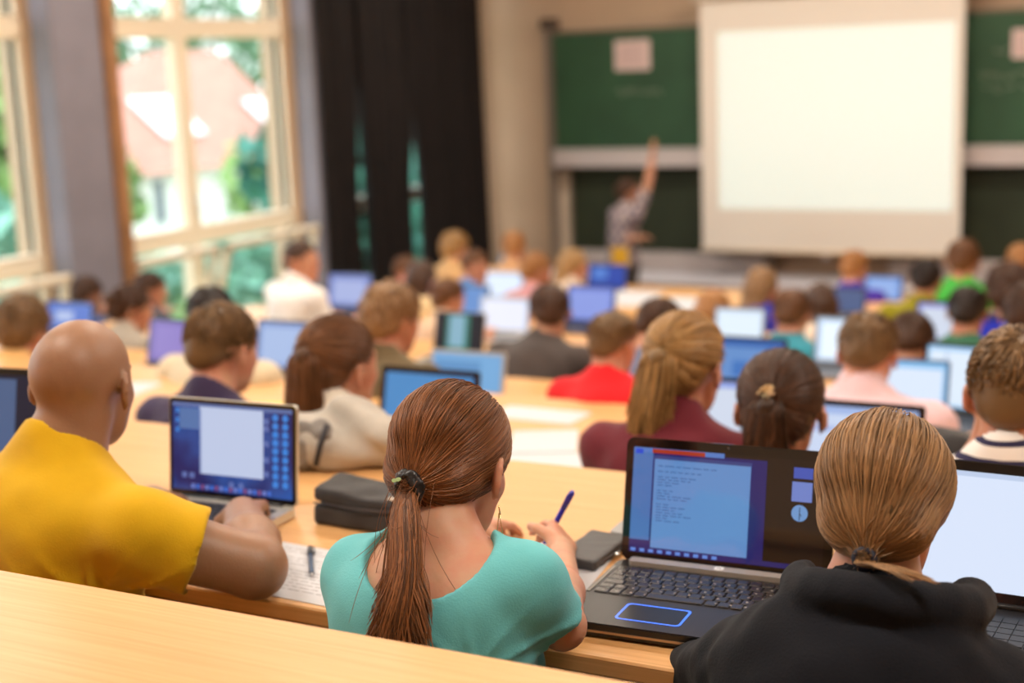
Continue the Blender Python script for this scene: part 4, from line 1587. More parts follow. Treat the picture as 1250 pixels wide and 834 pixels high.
    rng = np.random.default_rng(8)
    for k_ in range(10):
        u = .01 + k_ * .048
        ic.box((SX(u), SY(.008), .0022), (SX(u + .026), SY(.038), .0024), M=T_)
    for k_ in range(5):
        u = .86 + k_ * .024
        ic.box((SX(u), SY(.012), .0022), (SX(u + .012), SY(.034), .0024), M=T_)
    ic.build('taskbar_pattern', glow('icon_pale', (110, 150, 235), .8), dsp)
    tx = MB()
    v = .86
    for k_ in range(21):
        v -= .026
        if k_ in (1, 3, 8, 13):
            continue
        u = .135
        for w_ in range(rng.integers(2, 6) if k_ > 3 else 7):
            L_ = rng.uniform(.015, .05)
            tx.box((SX(u), SY(v), .0026), (SX(u + L_), SY(v + .007), .0027), M=T_)
            u += L_ + .010
    tx.build('text_lines', glow('text_blue', (70, 108, 172), .62), doc)
    win('gadget_slide', .835, .83, .93, .93, (70, 92, 190), .8, 1)
    win('gadget_note', .83, .62, .93, .80, (118, 140, 215), .8, 1)
    cl = MB().prism([(SX(.873) + .0125 * math.cos(q), SY(.515) + .0125 * math.sin(q)) for q in np.linspace(0, 2 * math.pi, 25)[:-1]], .0017, .0021, M=T_)
    c_ = cl.build('gadget_clock', glow('clock_face', (120, 160, 214), .85), dsp)
    cm = MB()
    for (dx, dy) in ((0, .009), (.0035, -.005), (0, -.011)):
        cm.tube([T_ @ Vector((SX(.873), SY(.515), .0023)), T_ @ Vector((SX(.873) + dx, SY(.515) + dy, .0023))], .0006, 4)
    cm.build('clock_hands', mat('hand_dark', (.01, .01, .015), rough=.4), c_)


def silver_laptop():
    W, Dp, Hh = .288, .215, .188
    root = empty('laptop', (-1.682, 2.012, D1Z), R(3), 'silver laptop with a blue desktop full of icons in front of the yellow shirt', 'laptop', LAPTOPS)
    alu = mat('aluminium_light', srgb(214, 210, 198), rough=.32, metal=.5)
    MB().prism(rrect(W, Dp, .012, cy=-Dp / 2 + .008), .002, .018).build('base', alu, root)
    MB().box((-W * .42, -.118, .0165), (W * .42, -.022, .0184)).build('keyboard_well', mat('well_grey', srgb(120, 118, 112), rough=.4, metal=.4), root)
    rows = [[1] * 14, [1] * 13 + [1.5], [1.5] + [1] * 13, [1.8] + [1] * 11 + [1.8], [2.3] + [1] * 10 + [2.3], [1, 1, 1, 1.3, 5.2, 1.3, 1, 1, 1]]
    key_grid(root, -W * .415, W * .415, -.116, -.024, .0184, rows, M_KEYS)
    MB().prism(rrect(.086, .060, .004, cy=-.162), .0175, .0184).build('touchpad', mat('pad_alu', srgb(190, 188, 180), rough=.3, metal=.4), root)
    T_ = Matrix.Translation((0, .006, .018)) @ Matrix.Rotation(R(90 - 7), 4, 'X')
    MB().prism(rrect(W, Hh, .009, cy=Hh / 2), -.007, 0, M=T_).build('lid', alu, root)
    MB().prism(rrect(W - .003, Hh - .003, .008, cy=Hh / 2), 0, .001, M=T_).build('bezel', M_LBEZ, root)
    MB().tube([(-W * .4, .004, .018), (W * .4, .004, .018)], .0055, 8).build('hinge', M_LBLK, root)
    x0, x1, y0, y1 = -W / 2 + .009, W / 2 - .009, .012, Hh - .009
    SX = lambda u: x0 + (x1 - x0) * u
    SY = lambda v: y0 + (y1 - y0) * v
    dm = mat('desktop_deep_blue', (.01, .01, .012), rough=.2, noise=0, emit=srgb(30, 74, 176), estr=.75)
    nt = dm.node_tree
    b_ = nt.nodes['Principled BSDF']
    tc = nt.nodes.new('ShaderNodeTexCoord')
    no = nt.nodes.new('ShaderNodeTexNoise')
    no.inputs['Scale'].default_value = 9
    rp = nt.nodes.new('ShaderNodeValToRGB')
    rp.color_ramp.elements[0].color = (*srgb(16, 30, 104), 1)
    rp.color_ramp.elements[1].color = (*srgb(52, 110, 204), 1)
    rp.color_ramp.elements[0].position, rp.color_ramp.elements[1].position = .35, .7
    nt.links.new(tc.outputs['Object'], no.inputs['Vector'])
    nt.links.new(no.outputs['Fac'], rp.inputs['Fac'])
    nt.links.new(rp.outputs['Color'], b_.inputs['Emission Color'])
    dsp = MB().box((x0, y0, .001), (x1, y1, .0015), M=T_).build('display', dm, root)

    def win(nm, u0, v0, u1, v1, c, es, lv=0):
        return MB().box((SX(u0), SY(v0), .0015), (SX(u1), SY(v1), .0018 + .0001 * lv), M=T_).build(nm, glow('s_%s' % nm, c, es), dsp)
    win('menu_bar', 0, .955, 1, 1, (110, 130, 190), .7)
    win('back_window', .06, .70, .23, .94, (96, 130, 190), .75, 1)
    win('document_window', .235, .20, .765, .965, (198, 210, 240), .9, 2)
    win('scroll_bar', .235, .20, .25, .94, (160, 176, 222), .85, 3)
    ic = MB()
    for c in range(2):
        for r in range(9):
            ic.prism([(SX(.865 + c * .08) + .0065 * math.cos(q), SY(.90 - r * .093) + .0065 * math.sin(q)) for q in np.linspace(0, 2 * math.pi, 13)[:-1]], .0015, .0018, M=T_)
    for r in range(3):
        ic.box((SX(.03), SY(.88 - r * .11), .0015), (SX(.055), SY(.93 - r * .11), .0018), M=T_)
    ic.build('folder_pattern', glow('folder_blue', (62, 140, 230), .85), dsp)
    i2 = MB()
    for (u, v) in ((.79, .85), (.79, .77), (.79, .60), (.79, .42), (.10, .17), (.165, .17), (.50, .10), (.58, .10), (.79, .26)):
        i2.box((SX(u - .02), SY(v - .03), .0015), (SX(u + .02), SY(v + .03), .0018), M=T_)
    i2.build('file_pattern', glow('file_pale', (110, 130, 200), .7), dsp)
    i3 = MB()
    for k_ in range(17):
        i3.box((SX(.16 + k_ * .040), SY(.022), .0015), (SX(.16 + k_ * .040 + .028), SY(.072), .0018), mi=k_ % 3, M=T_)
    i3.build('dock_pattern', [glow('dock_a', (120, 140, 220), .8), glow('dock_b', (70, 120, 225), .8), glow('dock_c', (150, 90, 150), .7)], dsp)


big_black_laptop()
silver_laptop()

# bright laptop cropped by the right edge
r_, T_, so_ = laptop(0, 0, 1, 'laptop with a bright empty screen and thick black bezel at the right picture edge', w=.345, hgt=.205, tilt=27, dep=.24,
                     screen=(196, 212, 240), estr=.95, wins=((.0, .0, 1, .955, (218, 230, 252), 1.0),), bez=.016, pos=(-.365, 1.99), rz=-2)

# ------------------------------------------------------------------ small things on the desks


def sheet(x, y, z, rz, label, w=.21, h=.297, group='loose paper sheets on the desks', lines=12, seed=0, m=None, n_under=0):
    rng = np.random.default_rng(seed)
    o = empty('paper_sheet', (x, y, z), R(rz), label, 'paper', group)
    MB().box((-w / 2, -h / 2, .0004), (w / 2, h / 2, .0012 + .0006 * n_under)).build('sheet', m or M_PAPER, o)
    if lines:
        mb = MB()
        for k in range(lines):
            yy = h / 2 - h * (.1 + .8 * k / lines)
            if rng.uniform() < .15:
                continue
            u = -w * .40
            while u < w * .40 * rng.uniform(.5, 1):
                L_ = rng.uniform(.01, .035)
                mb.box((u, yy, .0012 + .0006 * n_under), (min(u + L_, w * .42), yy + h * .008, .0013 + .0006 * n_under))
                u += L_ + .005
        mb.build('print_pattern', M_INK, o)
    return o


z1 = ROW[1][2]
sheet(-1.36, 1.785, z1, -3, 'printed sheet between the yellow shirt and the turquoise shirt, with a pen lying on it', w=.297, h=.21, lines=14, seed=1)
sheet(-1.00, 1.93, z1, 8, 'white sheet under the writing hand and the dark wallet', w=.21, h=.26, lines=0)
z2 = ROW[2][2]
sheet(-1.64, 3.350, z2, -3, 'white sheet nearest the desk edge in the pile behind the turquoise shirt', w=.36, h=.15, lines=0, n_under=3)
sheet(-1.77, 3.50, z2 + .0035, 24, 'tilted white sheet in the middle of the paper pile', w=.19, h=.24, lines=0, n_under=2)
sheet(-1.93, 3.785, z2, -2, 'white sheet farthest back in the paper pile, left of the red shirt', w=.29, h=.15, lines=0, n_under=2)
z6 = ROW[6][2]
sheet(-3.74, 8.70, z6, 3, 'left white sheet on the empty desk in front of the lecturer', w=.34, h=.62, lines=0)
sheet(-3.30, 8.58, z6, -2, 'right white sheet on the empty desk in front of the lecturer', w=.36, h=.50, lines=0)
sheet(-3.50, 3.66, z2, 12, 'white sheet on the second desk just right of the bald head', w=.21, h=.20, lines=0)


def pen(name, p0, p1, label, col, capc, r=.0042):
    p0, p1 = Vector(p0), Vector(p1)
    o = empty(name, tuple(p0), 0, label, 'pen')
    d = p1 - p0
    L = d.length
    u = d / L
    at = lambda t: u * (L * t)
    MB().tube([at(0), at(.07)], [.0006, r * .7], 10).build('tip', mat('pen_tip', (.7, .7, .7), rough=.3, metal=1), o)
    MB().tube([at(.07), at(.13), at(.70)], [r * .8, r, r], 12).build('barrel', col, o)
    c = MB().tube([at(.70), at(.97), at(1.0)], [r * 1.12, r * 1.05, r * .5], 12).build('cap', capc, o)
    sd = u.cross(Vector((0, 0, 1))).normalized() if abs(u.z) < .9 else Vector((1, 0, 0))
    MB().tube([at(.97) + sd * r * 1.1, at(.96) + sd * r * 1.9, at(.74) + sd * r * 1.6], .0011, 6).build('clip', capc, c)
    return o


M_BLUEPEN = mat('pen_blue', srgb(36, 34, 170), rough=.25, spec=.6)
M_GREYPEN = mat('pen_slate', srgb(70, 92, 120), rough=.3)
pen('pen', (-1.318, 1.762, z1 + .0068), (-1.405, 1.878, z1 + .0068), 'grey blue ballpoint pen lying on the printed sheet', M_GREYPEN, mat('pen_dark', srgb(40, 52, 66), rough=.3))

# pencil case, lid half open
pc = empty('pencil_case', (-1.375, 2.035, z1), R(-3), 'black zip pencil case with its lid ajar beside the brown ponytail', 'pencil case')
M_NYL = mat('nylon_black', srgb(38, 34, 36), rough=.75, bump=.3, bscale=700, noise=.2, nscale=30, sheen=.2)
v, f = sdf_mesh([('add', 0, ('box', (0, 0, .020), (.098, .036, .012))), ('off', .007, None), ('fn', 0, lnoise(.0012, 60, 2))], .004)
add_mesh('pouch', quad_mesh('pouch', v, f), M_NYL, pc)
v, f = sdf_mesh([('add', 0, ('box', (.0, .002, .053), (.098, .036, .006), rot_xyz(R(5), R(4), 0))), ('off', .008, None), ('fn', 0, lnoise(.0016, 50, 5))], .004)
lid_ = add_mesh('lid', quad_mesh('lid', v, f), M_NYL, pc)
MB().tube([(-.104, -.040, .041), (0, -.046, .043), (.100, -.040, .046)], .0016, 6).build('zip', mat('zip_dark', srgb(74, 70, 74), rough=.4, metal=.4), pc)
MB().tube([(-.07, -.032, .042), (.03, -.030, .042)], .004, 8).build('pen_inside', mat('pen_violet', srgb(84, 70, 150), rough=.4), pc)
MB().box((.050, -.034, .0665), (.085, -.020, .0680), M=Matrix.Rotation(R(3), 4, 'Y')).build('label', mat('case_label', srgb(170, 150, 130), rough=.5), lid_)

# wallet / phone case
wl = empty('wallet', (-.944, 2.03, z1), R(-1), 'dark grey leather wallet between the writing hand and the black laptop', 'wallet')
v, f = sdf_mesh([('add', 0, ('box', (0, 0, .010), (.032, .066, .0035))), ('off', .006, None), ('fn', 0, lnoise(.0005, 80, 2))], .003, pad=.008)
add_mesh('cover', quad_mesh('cover', v, f), mat('leather_dark', srgb(62, 60, 62), rough=.45, bump=.25, bscale=500), wl)
MB().tube([(.038, -.055, .010), (.0395, 0, .010), (.038, .058, .010)], .0014, 6).build('zip', MATS['zip_dark'], wl)
MB().box((.036, .0, .006), (.046, .006, .010), bev=.001).build('zip_pull', MATS['steel'], wl)

# closed silver notebook behind the black laptop
nb = empty('closed_laptop', (-.80, 2.20, z1), R(2), 'closed silver notebook computer peeking out behind the big black laptop', 'laptop')
MB().prism(rrect(.30, .19, .012), .002, .012).build('base', mat('alu_bright', srgb(214, 214, 212), rough=.3, metal=.6), nb)
MB().prism(rrect(.30, .19, .012), .013, .019).build('lid', mat('alu_grey', srgb(150, 150, 152), rough=.35, metal=.5), nb)

# bundled jacket on the first desk
jk = empty('jacket', (-1.66, 2.36, z1), R(14), 'light grey jacket bundled on the desk behind the pencil case', 'jacket')
def fold(P, d):
    return (.010 * np.sin(P[:, 0] * 38 + 5 * P[:, 2] * 6 + 2 * np.sin(P[:, 1] * 30)) * np.clip(1.2 - np.abs(P[:, 0]) * 3, 0, 1) + .004 * np.sin(P[:, 2] * 90 + P[:, 0] * 40)).astype(np.float32)
v, f = sdf_mesh([('add', 0, ('ell', (-.02, 0, .045), (.13, .085, .055))), ('add', .05, ('ell', (.09, .02, .045), (.10, .075, .055))),
                 ('add', .04, ('cap', (-.13, .02, .04), (.0, .05, .07), .045, .05)), ('fn', 0, fold), ('int', .004, ('half', (0, 0, .002), (0, 0, -1)))], .006)
add_mesh('cloth', quad_mesh('cloth', v, f), cloth('jacket_grey', (190, 182, 172), noise=.25), jk)
v, f = sdf_mesh([('add', 0, ('ell', (-.09, -.045, .045), (.06, .05, .055))), ('add', .03, ('cap', (-.10, -.05, .03), (-.03, -.05, .075), .03, .028)),
                 ('fn', 0, lnoise(.006, 75, 1)), ('int', .004, ('half', (0, 0, .002), (0, 0, -1)))], .006)
add_mesh('sleeve', quad_mesh('sleeve', v, f), cloth('sleeve_grey', (146, 140, 136), noise=.3), jk)
MB().tube([(-.03, -.086, .02), (-.015, -.095, .06), (.0, -.085, .105)], .006, 8).build('zip_seam', mat('seam_dark', srgb(52, 52, 60), rough=.7), jk)

# black bag near the striped shirt
bg = empty('bag', (-.70, 3.42, z2), R(-10), 'black soft bag on the desk left of the boy in the striped shirt', 'bag')
v, f = sdf_mesh([('add', 0, ('ell', (0, 0, .07), (.12, .09, .085))), ('add', .03, ('ell', (.07, .0, .10), (.08, .07, .06))), ('fn', 0, lnoise(.004, 40, 3)),
                 ('int', .004, ('half', (0, 0, .002), (0, 0, -1)))], .008)
add_mesh('body', quad_mesh('body', v, f), M_NYL, bg)
MB().tube([(-.06, -.03, .13), (-.03, -.07, .12), (.03, -.08, .13), (.07, -.05, .14)], .006, 8).build('handle', M_NYL, bg)
yb_ = MB().box((-.07, -.05, 0), (.07, .05, .018), bev=.002)
tag(yb_.build('notebook', mat('cover_yellow', srgb(236, 206, 70), rough=.5), None, (-2.78, 3.55, z2), (0, 0, R(20))), 'small yellow notebook on the second desk left of the long brown hair', 'notebook')

# ------------------------------------------------------------------ people in the first occupied row
F1 = FLOOR[1]
HANDG = 'people at the first occupied desk'


def bald_skin(C, H):
    m = mat('skin_shaved_head', (.60, .30, .175), rough=.45, sss=.2, bump=.1, bscale=220, spec=.5)
    N, L = m.node_tree.nodes, m.node_tree.links
    tc = N.new('ShaderNodeTexCoord')
    vm = N.new('ShaderNodeVectorMath'); vm.operation = 'SUBTRACT'
    vm.inputs[1].default_value = tuple(C + H @ np.array([0, -.05, -.015]))
    L.new(tc.outputs['Object'], vm.inputs[0])
    sc = N.new('ShaderNodeVectorMath'); sc.operation = 'MULTIPLY'
    sc.inputs[1].default_value = (13.6, 9.0, 11.5)
    L.new(vm.outputs[0], sc.inputs[0])
    ln = N.new('ShaderNodeVectorMath'); ln.operation = 'LENGTH'
    L.new(sc.outputs[0], ln.inputs[0])
    no = N.new('ShaderNodeTexNoise'); no.inputs['Scale'].default_value = 18
    L.new(tc.outputs['Object'], no.inputs['Vector'])
    ad = N.new('ShaderNodeMath'); ad.operation = 'MULTIPLY_ADD'; ad.inputs[1].default_value = .35
    L.new(no.outputs['Fac'], ad.inputs[0]); L.new(ln.outputs['Value'], ad.inputs[2])
    rp = N.new('ShaderNodeValToRGB')
    e = rp.color_ramp.elements
    e[0].position, e[1].position = 1.0, 1.42
    e[0].color, e[1].color = (.31, .16, .092, 1), (.57, .30, .18, 1)
    L.new(ad.outputs[0], rp.inputs['Fac'])
    L.new(rp.outputs['Color'], m.node_tree.nodes['Principled BSDF'].inputs['Base Color'])
    return m


M_YEL = cloth('mustard', (214, 168, 18), bump=.2)
M_TEAL = cloth('turquoise', (112, 200, 208), bump=.2)
M_HOOD = cloth('black_hoodie', (21, 23, 31), bump=.35, noise=.15, sheen=.05)


def armpit_folds(amp, n, reach, side=1, dx=-.02):
    """cloth folds that radiate from the armpit over the back"""
    def make(L):
        ap = (L['SH'][side] + np.array([dx * side, -.02, -.085])).astype(np.float32)

        def fn(P, d):
            q = P - ap
            th = np.arctan2(q[:, 2], q[:, 0] * side)
            r = np.sqrt((q * q).sum(1))
            ridge = (1 - np.abs(np.sin(th * n + 9 * r + .7 * np.sin(q[:, 0] * 30)))) ** 2
            fade = np.exp(-((r - reach * .45) / (reach * .42)) ** 2) * np.clip((L['SH'][side][2] + .01 - P[:, 2]) * 14, 0, 1)
            return (-amp * ridge * fade + amp * .3 * fade).astype(np.float32)
        return [('fn', 0, fn)]
    return make


bald = person('bald man in a mustard yellow T-shirt typing on a silver laptop', at_y(104, 470, 1.66), F1, head_yaw=24, heading=-10, head_pitch=10, s=.92, fat=1.28, arm_k=1.22, shoulder_dz=(-.03, -.03), neck_len=.14, skin='rosy',
              shirt=M_YEL, shirt_name='t_shirt', sleeve='short', sleeve_len=.50, res=.006, group=HANDG, wrinkle=.0016, seed=2, bodymat=bald_skin, hunch=.03,
              hands={1: dict(at=(-1.53, 1.86, 1.905), elbow=(-1.345, 1.655, 1.905), world=True, dir=(-.7, .8, -.1)), -1: dict(at=(-1.80, 1.86, 1.905), world=True, dir=(.2, 1, -.1))},
              extra_shirt=armpit_folds(.0085, 5.5, .22), eyes=True, trousers=MATS['denim'])


def teal_neck(L):
    at, nr = L['at'], L['nr']
    return [('sub', .006, ('ell', at(1.12, -.060, .004), (.092, .085, .125), None)), ('sub', .006, ('cap', at(1.06, .012), at(1.3, .03), nr + .02, nr + .05))]


def teal_tail(C, H, s):
    tie = C + H @ (np.array([0, -.122, -.040]) * s)
    pts = [tie, tie + np.array([.012, -.030, -.026]), tie + np.array([.034, -.068, -.070]), tie + np.array([.046, -.100, -.115]),
           tie + np.array([.050, -.122, -.160]), tie + np.array([.048, -.135, -.205])]
    return dict(n=2500, pts=pts, rad=[.011, .019, .027, .035, .041, .047], locks=26, wave=.009, thick=.00075, flat=.6, umin=.55, core=False, fly=30)


teal = person('woman in a turquoise top with a long auburn ponytail, writing with a blue pen', at_y(553, 570, 1.62), F1, head_yaw=0, head_pitch=20, s=.91, female=True, neck_len=.112, head_dx=-.024, shoulder_dz=(.022, .0),
              skin='fair', shirt=M_TEAL, shirt_name='top', sleeve='short', sleeve_len=.78, res=.005, group=HANDG, wrinkle=.0012, fat=1.06, seed=5, neck_cut=teal_neck, hunch=.025,
              hands={1: dict(at=(-.955, 1.935, 1.888), elbow=tuple(at_y(686, 764, 1.60)), world=True, dir=(-.40, .85, .05), palm=(-.75, -.2, -.6), curl=.75),
                     -1: dict(at=(-1.16, 1.98, 1.885), world=True, hint=(-1.2, -.2, -.8), dir=(.3, 1, -.05))},
              hair='pony', hair_mat=HAIR['auburn'], extra_shirt=armpit_folds(.0055, 5, .20), sh_half=.138,
              hair_kw=dict(n=3600, thick=.00075, tie_local=(0, -.122, -.040), tail=teal_tail), eyes=True)
# hair tie (scrunchie) and long earring
C_, H_, s_ = teal['C'], teal['H'], teal['s']
tie = C_ + H_ @ (np.array([0, -.120, -.038]) * s_)
sc_ops = []
for k in range(14):
    q0, q1 = 2 * math.pi * k / 14, 2 * math.pi * (k + 1) / 14
    ax, bx = H_ @ np.array([1, 0, 0]), H_ @ nrm([0, -.35, 1])
    r0_ = .013 + .003 * math.sin(k * 2.7)
    sc_ops.append(('add', .004, ('cap', tie + (ax * math.cos(q0) + bx * math.sin(q0)) * r0_, tie + (ax * math.cos(q1) + bx * math.sin(q1)) * .014, .0072, .0076)))
sc_ops.append(('fn', 0, lnoise(.002, 220, 1)))
v, f = sdf_mesh(sc_ops, .002, pad=.006)
st = add_mesh('hair_tie', quad_mesh('hair_tie', v, f), mat('scrunchie_black', srgb(30, 28, 32), rough=.35, bump=.3, bscale=300), teal['root'])
pb = MB()
for k in range(2):
    c = tie + np.array([-.008 + .006 * k, -.020, .013 + .002 * k])
    pb.prism([(.0034 * math.cos(q), .0026 * math.sin(q)) for q in np.linspace(0, 2 * math.pi, 13)[:-1]], 0, .003, M=Matrix.Translation(tuple(c)) @ Matrix.Rotation(R(80), 4, 'X'))
pb.build('bead', mat('bead_green', srgb(190, 225, 170), rough=.2), st)
er = C_ + H_ @ (np.array([.088, -.006, -.05]) * s_)
eb = MB().tube([er, er + np.array([.002, .0, -.012])], .0009, 6)
for dx in (-.004, .004):
    eb.tube([er + np.array([0, 0, -.01]), er + np.array([dx, 0, -.035]), er + np.array([dx * 1.2, 0, -.060]), er + np.array([dx * .2, 0, -.078])], .0007, 6)
eb.build('earring', mat('gold', (.83, .62, .3), rough=.25, metal=1), teal['root'])
# pen held in the right hand
wr = teal['org'] + teal['Rz'] @ teal['arms'][1][2]
hp0 = wr + np.array([-.062, .060, .000])
pen('pen', (hp0[0] - .02, hp0[1] + .035, z1 + .004), (hp0[0] + .055, hp0[1] + .004, z1 + .118), 'dark blue pen held upright in the writing hand of the woman in turquoise', M_BLUEPEN, M_BLUEPEN, r=.0046)


def hood(L):
    Nb, at, C = L['Nb'], L['at'], L['C']
    nb = Nb + np.array([.018, -.02, .020])
    g = [('add', 0, ('ell', nb + np.array([0, -.070, -.055]), (.138, .058, .100), rot_xyz(R(-14), 0, 0)))]
    pts = []
    for k in range(21):
        q = 2 * math.pi * k / 20
        pts.append(nb + np.array([0.098 * math.cos(q), .012 + .092 * math.sin(q), .018 - .030 * math.sin(q) + .004 * math.sin(k * 1.9)]))
    for k in range(20):
        g.append(('add', .018, ('cap', pts[k], pts[k + 1], .024 + .003 * math.sin(k * 2.1), .024 + .003 * math.sin((k + 1) * 2.1))))
    g.append(('sub', .014, ('ell', nb + np.array([0, .010, .060]), (.086, .076, .050), None)))

    def fn(P, d):
        q = P - nb.astype(np.float32)
        return (.0045 * np.sin((q[:, 2] + .35 * np.abs(q[:, 0])) * 70) * np.clip(-q[:, 1] * 8, 0, 1)).astype(np.float32)
    g.append(('fn', 0, fn))
    return [('group', .012, g)]


def hood_tail(C, H, s):
    tie = C + H @ (np.array([0, -.112, -.062]) * s)
    pts = [tie, tie + np.array([.008, -.028, .000]), tie + np.array([.028, -.046, .010]), tie + np.array([.050, -.056, .010]), tie + np.array([.072, -.064, .004])]
    return dict(n=380, pts=pts, rad=[.010, .014, .017, .019, .022], locks=8, wave=.004, thick=.0009, flat=.6, core=False)


hoodie = person('girl in a black hoodie, dark blond hair tied low, beside the big black laptop', at_y(1081, 618, 1.70), F1, head_yaw=2, head_pitch=16, s=.94, female=True, fat=1.22, neck_len=.134,
                skin='fair', shirt=M_HOOD, shirt_name='hoodie', sleeve='long', res=.006, group=HANDG, wrinkle=.003, seed=9, neck_cut='low', extra_shirt=hood, hunch=.03, sh_half=.165,
                hair='pony', hair_mat=HAIR['ash'], hair_kw=dict(n=2600, thick=.0009, tie_local=(0, -.112, -.062), tail=hood_tail, cover=True), ear_k=0, shoulder_dz=(-.03, -.045), eyes=True,
                hands={1: dict(at=(-.36, 1.84, 1.875), world=True, hint=(1.4, -.2, -.7)), -1: dict(at=(-.50, 1.84, 1.875), world=True, hint=(-1.4, -.2, -.7))})
C_, H_, s_ = hoodie['C'], hoodie['H'], hoodie['s']
tie = C_ + H_ @ np.array([0, -.110, -.060])
mb = MB().tube([tie + (H_ @ np.array([.011 * math.cos(q), 0, .011 * math.sin(q)])) for q in np.linspace(0, 2 * math.pi, 17)], .0045, 8, caps=False)
mb.build('hair_tie', mat('elastic_navy', srgb(30, 32, 52), rough=.6), hoodie['root'])


# ------------------------------------------------------------------ the rest of the audience
def ptail(dx=0, L=.22, w=.035, back=.05, n=420, drop=-.03, thick=.0017, tie=(0, -.115, -.0)):
    def f(C, H, s):
        t0 = C + H @ (np.array(tie) * s)
        pts = [t0, t0 + np.array([dx * .2, -back * .7, drop * .6]), t0 + np.array([dx * .5, -back, drop - L * .3]), t0 + np.array([dx * .8, -back, drop - L * .65]), t0 + np.array([dx, -back * .9, drop - L])]
        return dict(n=n, pts=pts, rad=[.014, w * .8, w, w, w * .7], locks=10, wave=.006, thick=thick, flat=.6)
    return dict(tail=f, tie_local=tie)


def P(label, px, py, Y, row, **k):
    k.setdefault('seed', px)
    return person(label, at_y(px, py, Y), FLOOR[row], **k)


LSHORT = dict(hair='short')
c = cloth
# second row
P('boy with short tousled brown hair and a dark purple shirt behind the silver laptop', 273, 428, 2.84, 2, skin='fair', shirt=c('plum', (62, 52, 84)), shirt_name='t_shirt', hair='short',
  hair_mat=HAIR['mouse'], head_yaw=-6, res=.009, hair_kw=dict(n=1500, thick=.0013), s=.98)
P('girl in a cream white top with a long brown ponytail, looking right', 415, 448, 2.80, 2, female=True, fat=1.15, neck_len=.115, skin='rosy', shirt=c('cream', (236, 228, 214)), shirt_name='blouse', sleeve='long', hair='pony',
  hair_mat=HAIR['brown'], head_yaw=-14, head_pitch=6, res=.009, hair_kw=dict(n=1100, thick=.0014, **ptail(.01, .27, .052, .045, 1400, tie=(0, -.095, .055))))
P('girl in a maroon sweater with a loose blond ponytail', 838, 449, 2.93, 2, female=True, fat=1.12, skin='fair', shirt=c('maroon', (112, 40, 52)), shirt_name='sweater', sleeve='long', hair='pony',
  hair_mat=HAIR['blond'], head_yaw=-8, head_pitch=10, res=.009, hair_kw=dict(n=1100, thick=.0014, **ptail(-.03, .19, .050, .04, 900, tie=(0, -.10, .045))))
dk = P('girl with dark brown hair gathered by a sparkling clip, behind the big black laptop', 955, 502, 2.74, 2, female=True, skin='rosy', shirt=c('dark_top', (48, 40, 48)), shirt_name='top', sleeve='long',
       hair='pony', hair_mat=HAIR['dark'], head_yaw=4, head_pitch=8, res=.009, hair_kw=dict(n=1700, thick=.0013, **ptail(.0, .14, .046, .03, 1000, tie=(.0, -.112, .040))))
C_, H_ = dk['C'], dk['H']
cp = C_ + H_ @ np.array([.0, -.128, .052])
mb = MB()
rng = np.random.default_rng(3)
for k in range(22):
    q = rng.uniform(0, 2 * math.pi)
    rr_ = rng.uniform(0, .020)
    p_ = cp + H_ @ np.array([rr_ * math.cos(q) * 1.1, -.002, rr_ * math.sin(q) * .6])
    mb.prism([(.0036 * math.cos(a), .0036 * math.sin(a)) for a in np.linspace(0, 2 * math.pi, 7)[:-1]], -.003, .003, M=Matrix.Translation(tuple(p_)) @ Matrix.Rotation(R(90 + rng.uniform(-30, 30)), 4, 'X'))
mb.build('hair_clip', mat('rhinestone', srgb(230, 214, 180), rough=.12, metal=.6), dk['root'])

M_STRIPE = bpy.data.materials.new('cloth_stripes')
M_STRIPE.use_nodes = True
_N, _L = M_STRIPE.node_tree.nodes, M_STRIPE.node_tree.links
_tc = _N.new('ShaderNodeTexCoord')
_sx = _N.new('ShaderNodeSeparateXYZ')
_L.new(_tc.outputs['Object'], _sx.inputs[0])
_no = _N.new('ShaderNodeTexNoise'); _no.inputs['Scale'].default_value = 7
_L.new(_tc.outputs['Object'], _no.inputs['Vector'])
_a = _N.new('ShaderNodeMath'); _a.operation = 'MULTIPLY_ADD'; _a.inputs[1].default_value = .018
_L.new(_no.outputs['Fac'], _a.inputs[0]); _L.new(_sx.outputs['Z'], _a.inputs[2])
_m1 = _N.new('ShaderNodeMath'); _m1.operation = 'MULTIPLY'; _m1.inputs[1].default_value = 1 / .034
_L.new(_a.outputs[0], _m1.inputs[0])
_m2 = _N.new('ShaderNodeMath'); _m2.operation = 'FRACT'
_L.new(_m1.outputs[0], _m2.inputs[0])
_m3 = _N.new('ShaderNodeMath'); _m3.operation = 'GREATER_THAN'; _m3.inputs[1].default_value = .68
_L.new(_m2.outputs[0], _m3.inputs[0])
_mx = _N.new('ShaderNodeMix'); _mx.data_type = 'RGBA'
_mx.inputs[6].default_value = (*srgb(238, 234, 232), 1)
_mx.inputs[7].default_value = (*srgb(44, 42, 78), 1)
_L.new(_m3.outputs[0], _mx.inputs[0])
_L.new(_mx.outputs[2], _N['Principled BSDF'].inputs['Base Color'])
_N['Principled BSDF'].inputs['Roughness'].default_value = .9
sb = at_y(1244, 482, 2.66)
P('boy in a white and navy striped shirt resting his chin on his hand', 1244, 482, 2.66, 2, skin='rosy', shirt=M_STRIPE, shirt_name='t_shirt', hair='short', hair_mat=HAIR['mouse'], head_yaw=-4,
  head_pitch=6, res=.008, hair_kw=dict(n=2000, thick=.0012), sh_half=.185,
  hands={-1: dict(at=tuple(at_y(1190, 556, 2.66)), world=True, hint=(-.6, .5, -1), dir=(.15, .15, 1), palm=(.9, .2, .2), curl=.8)})
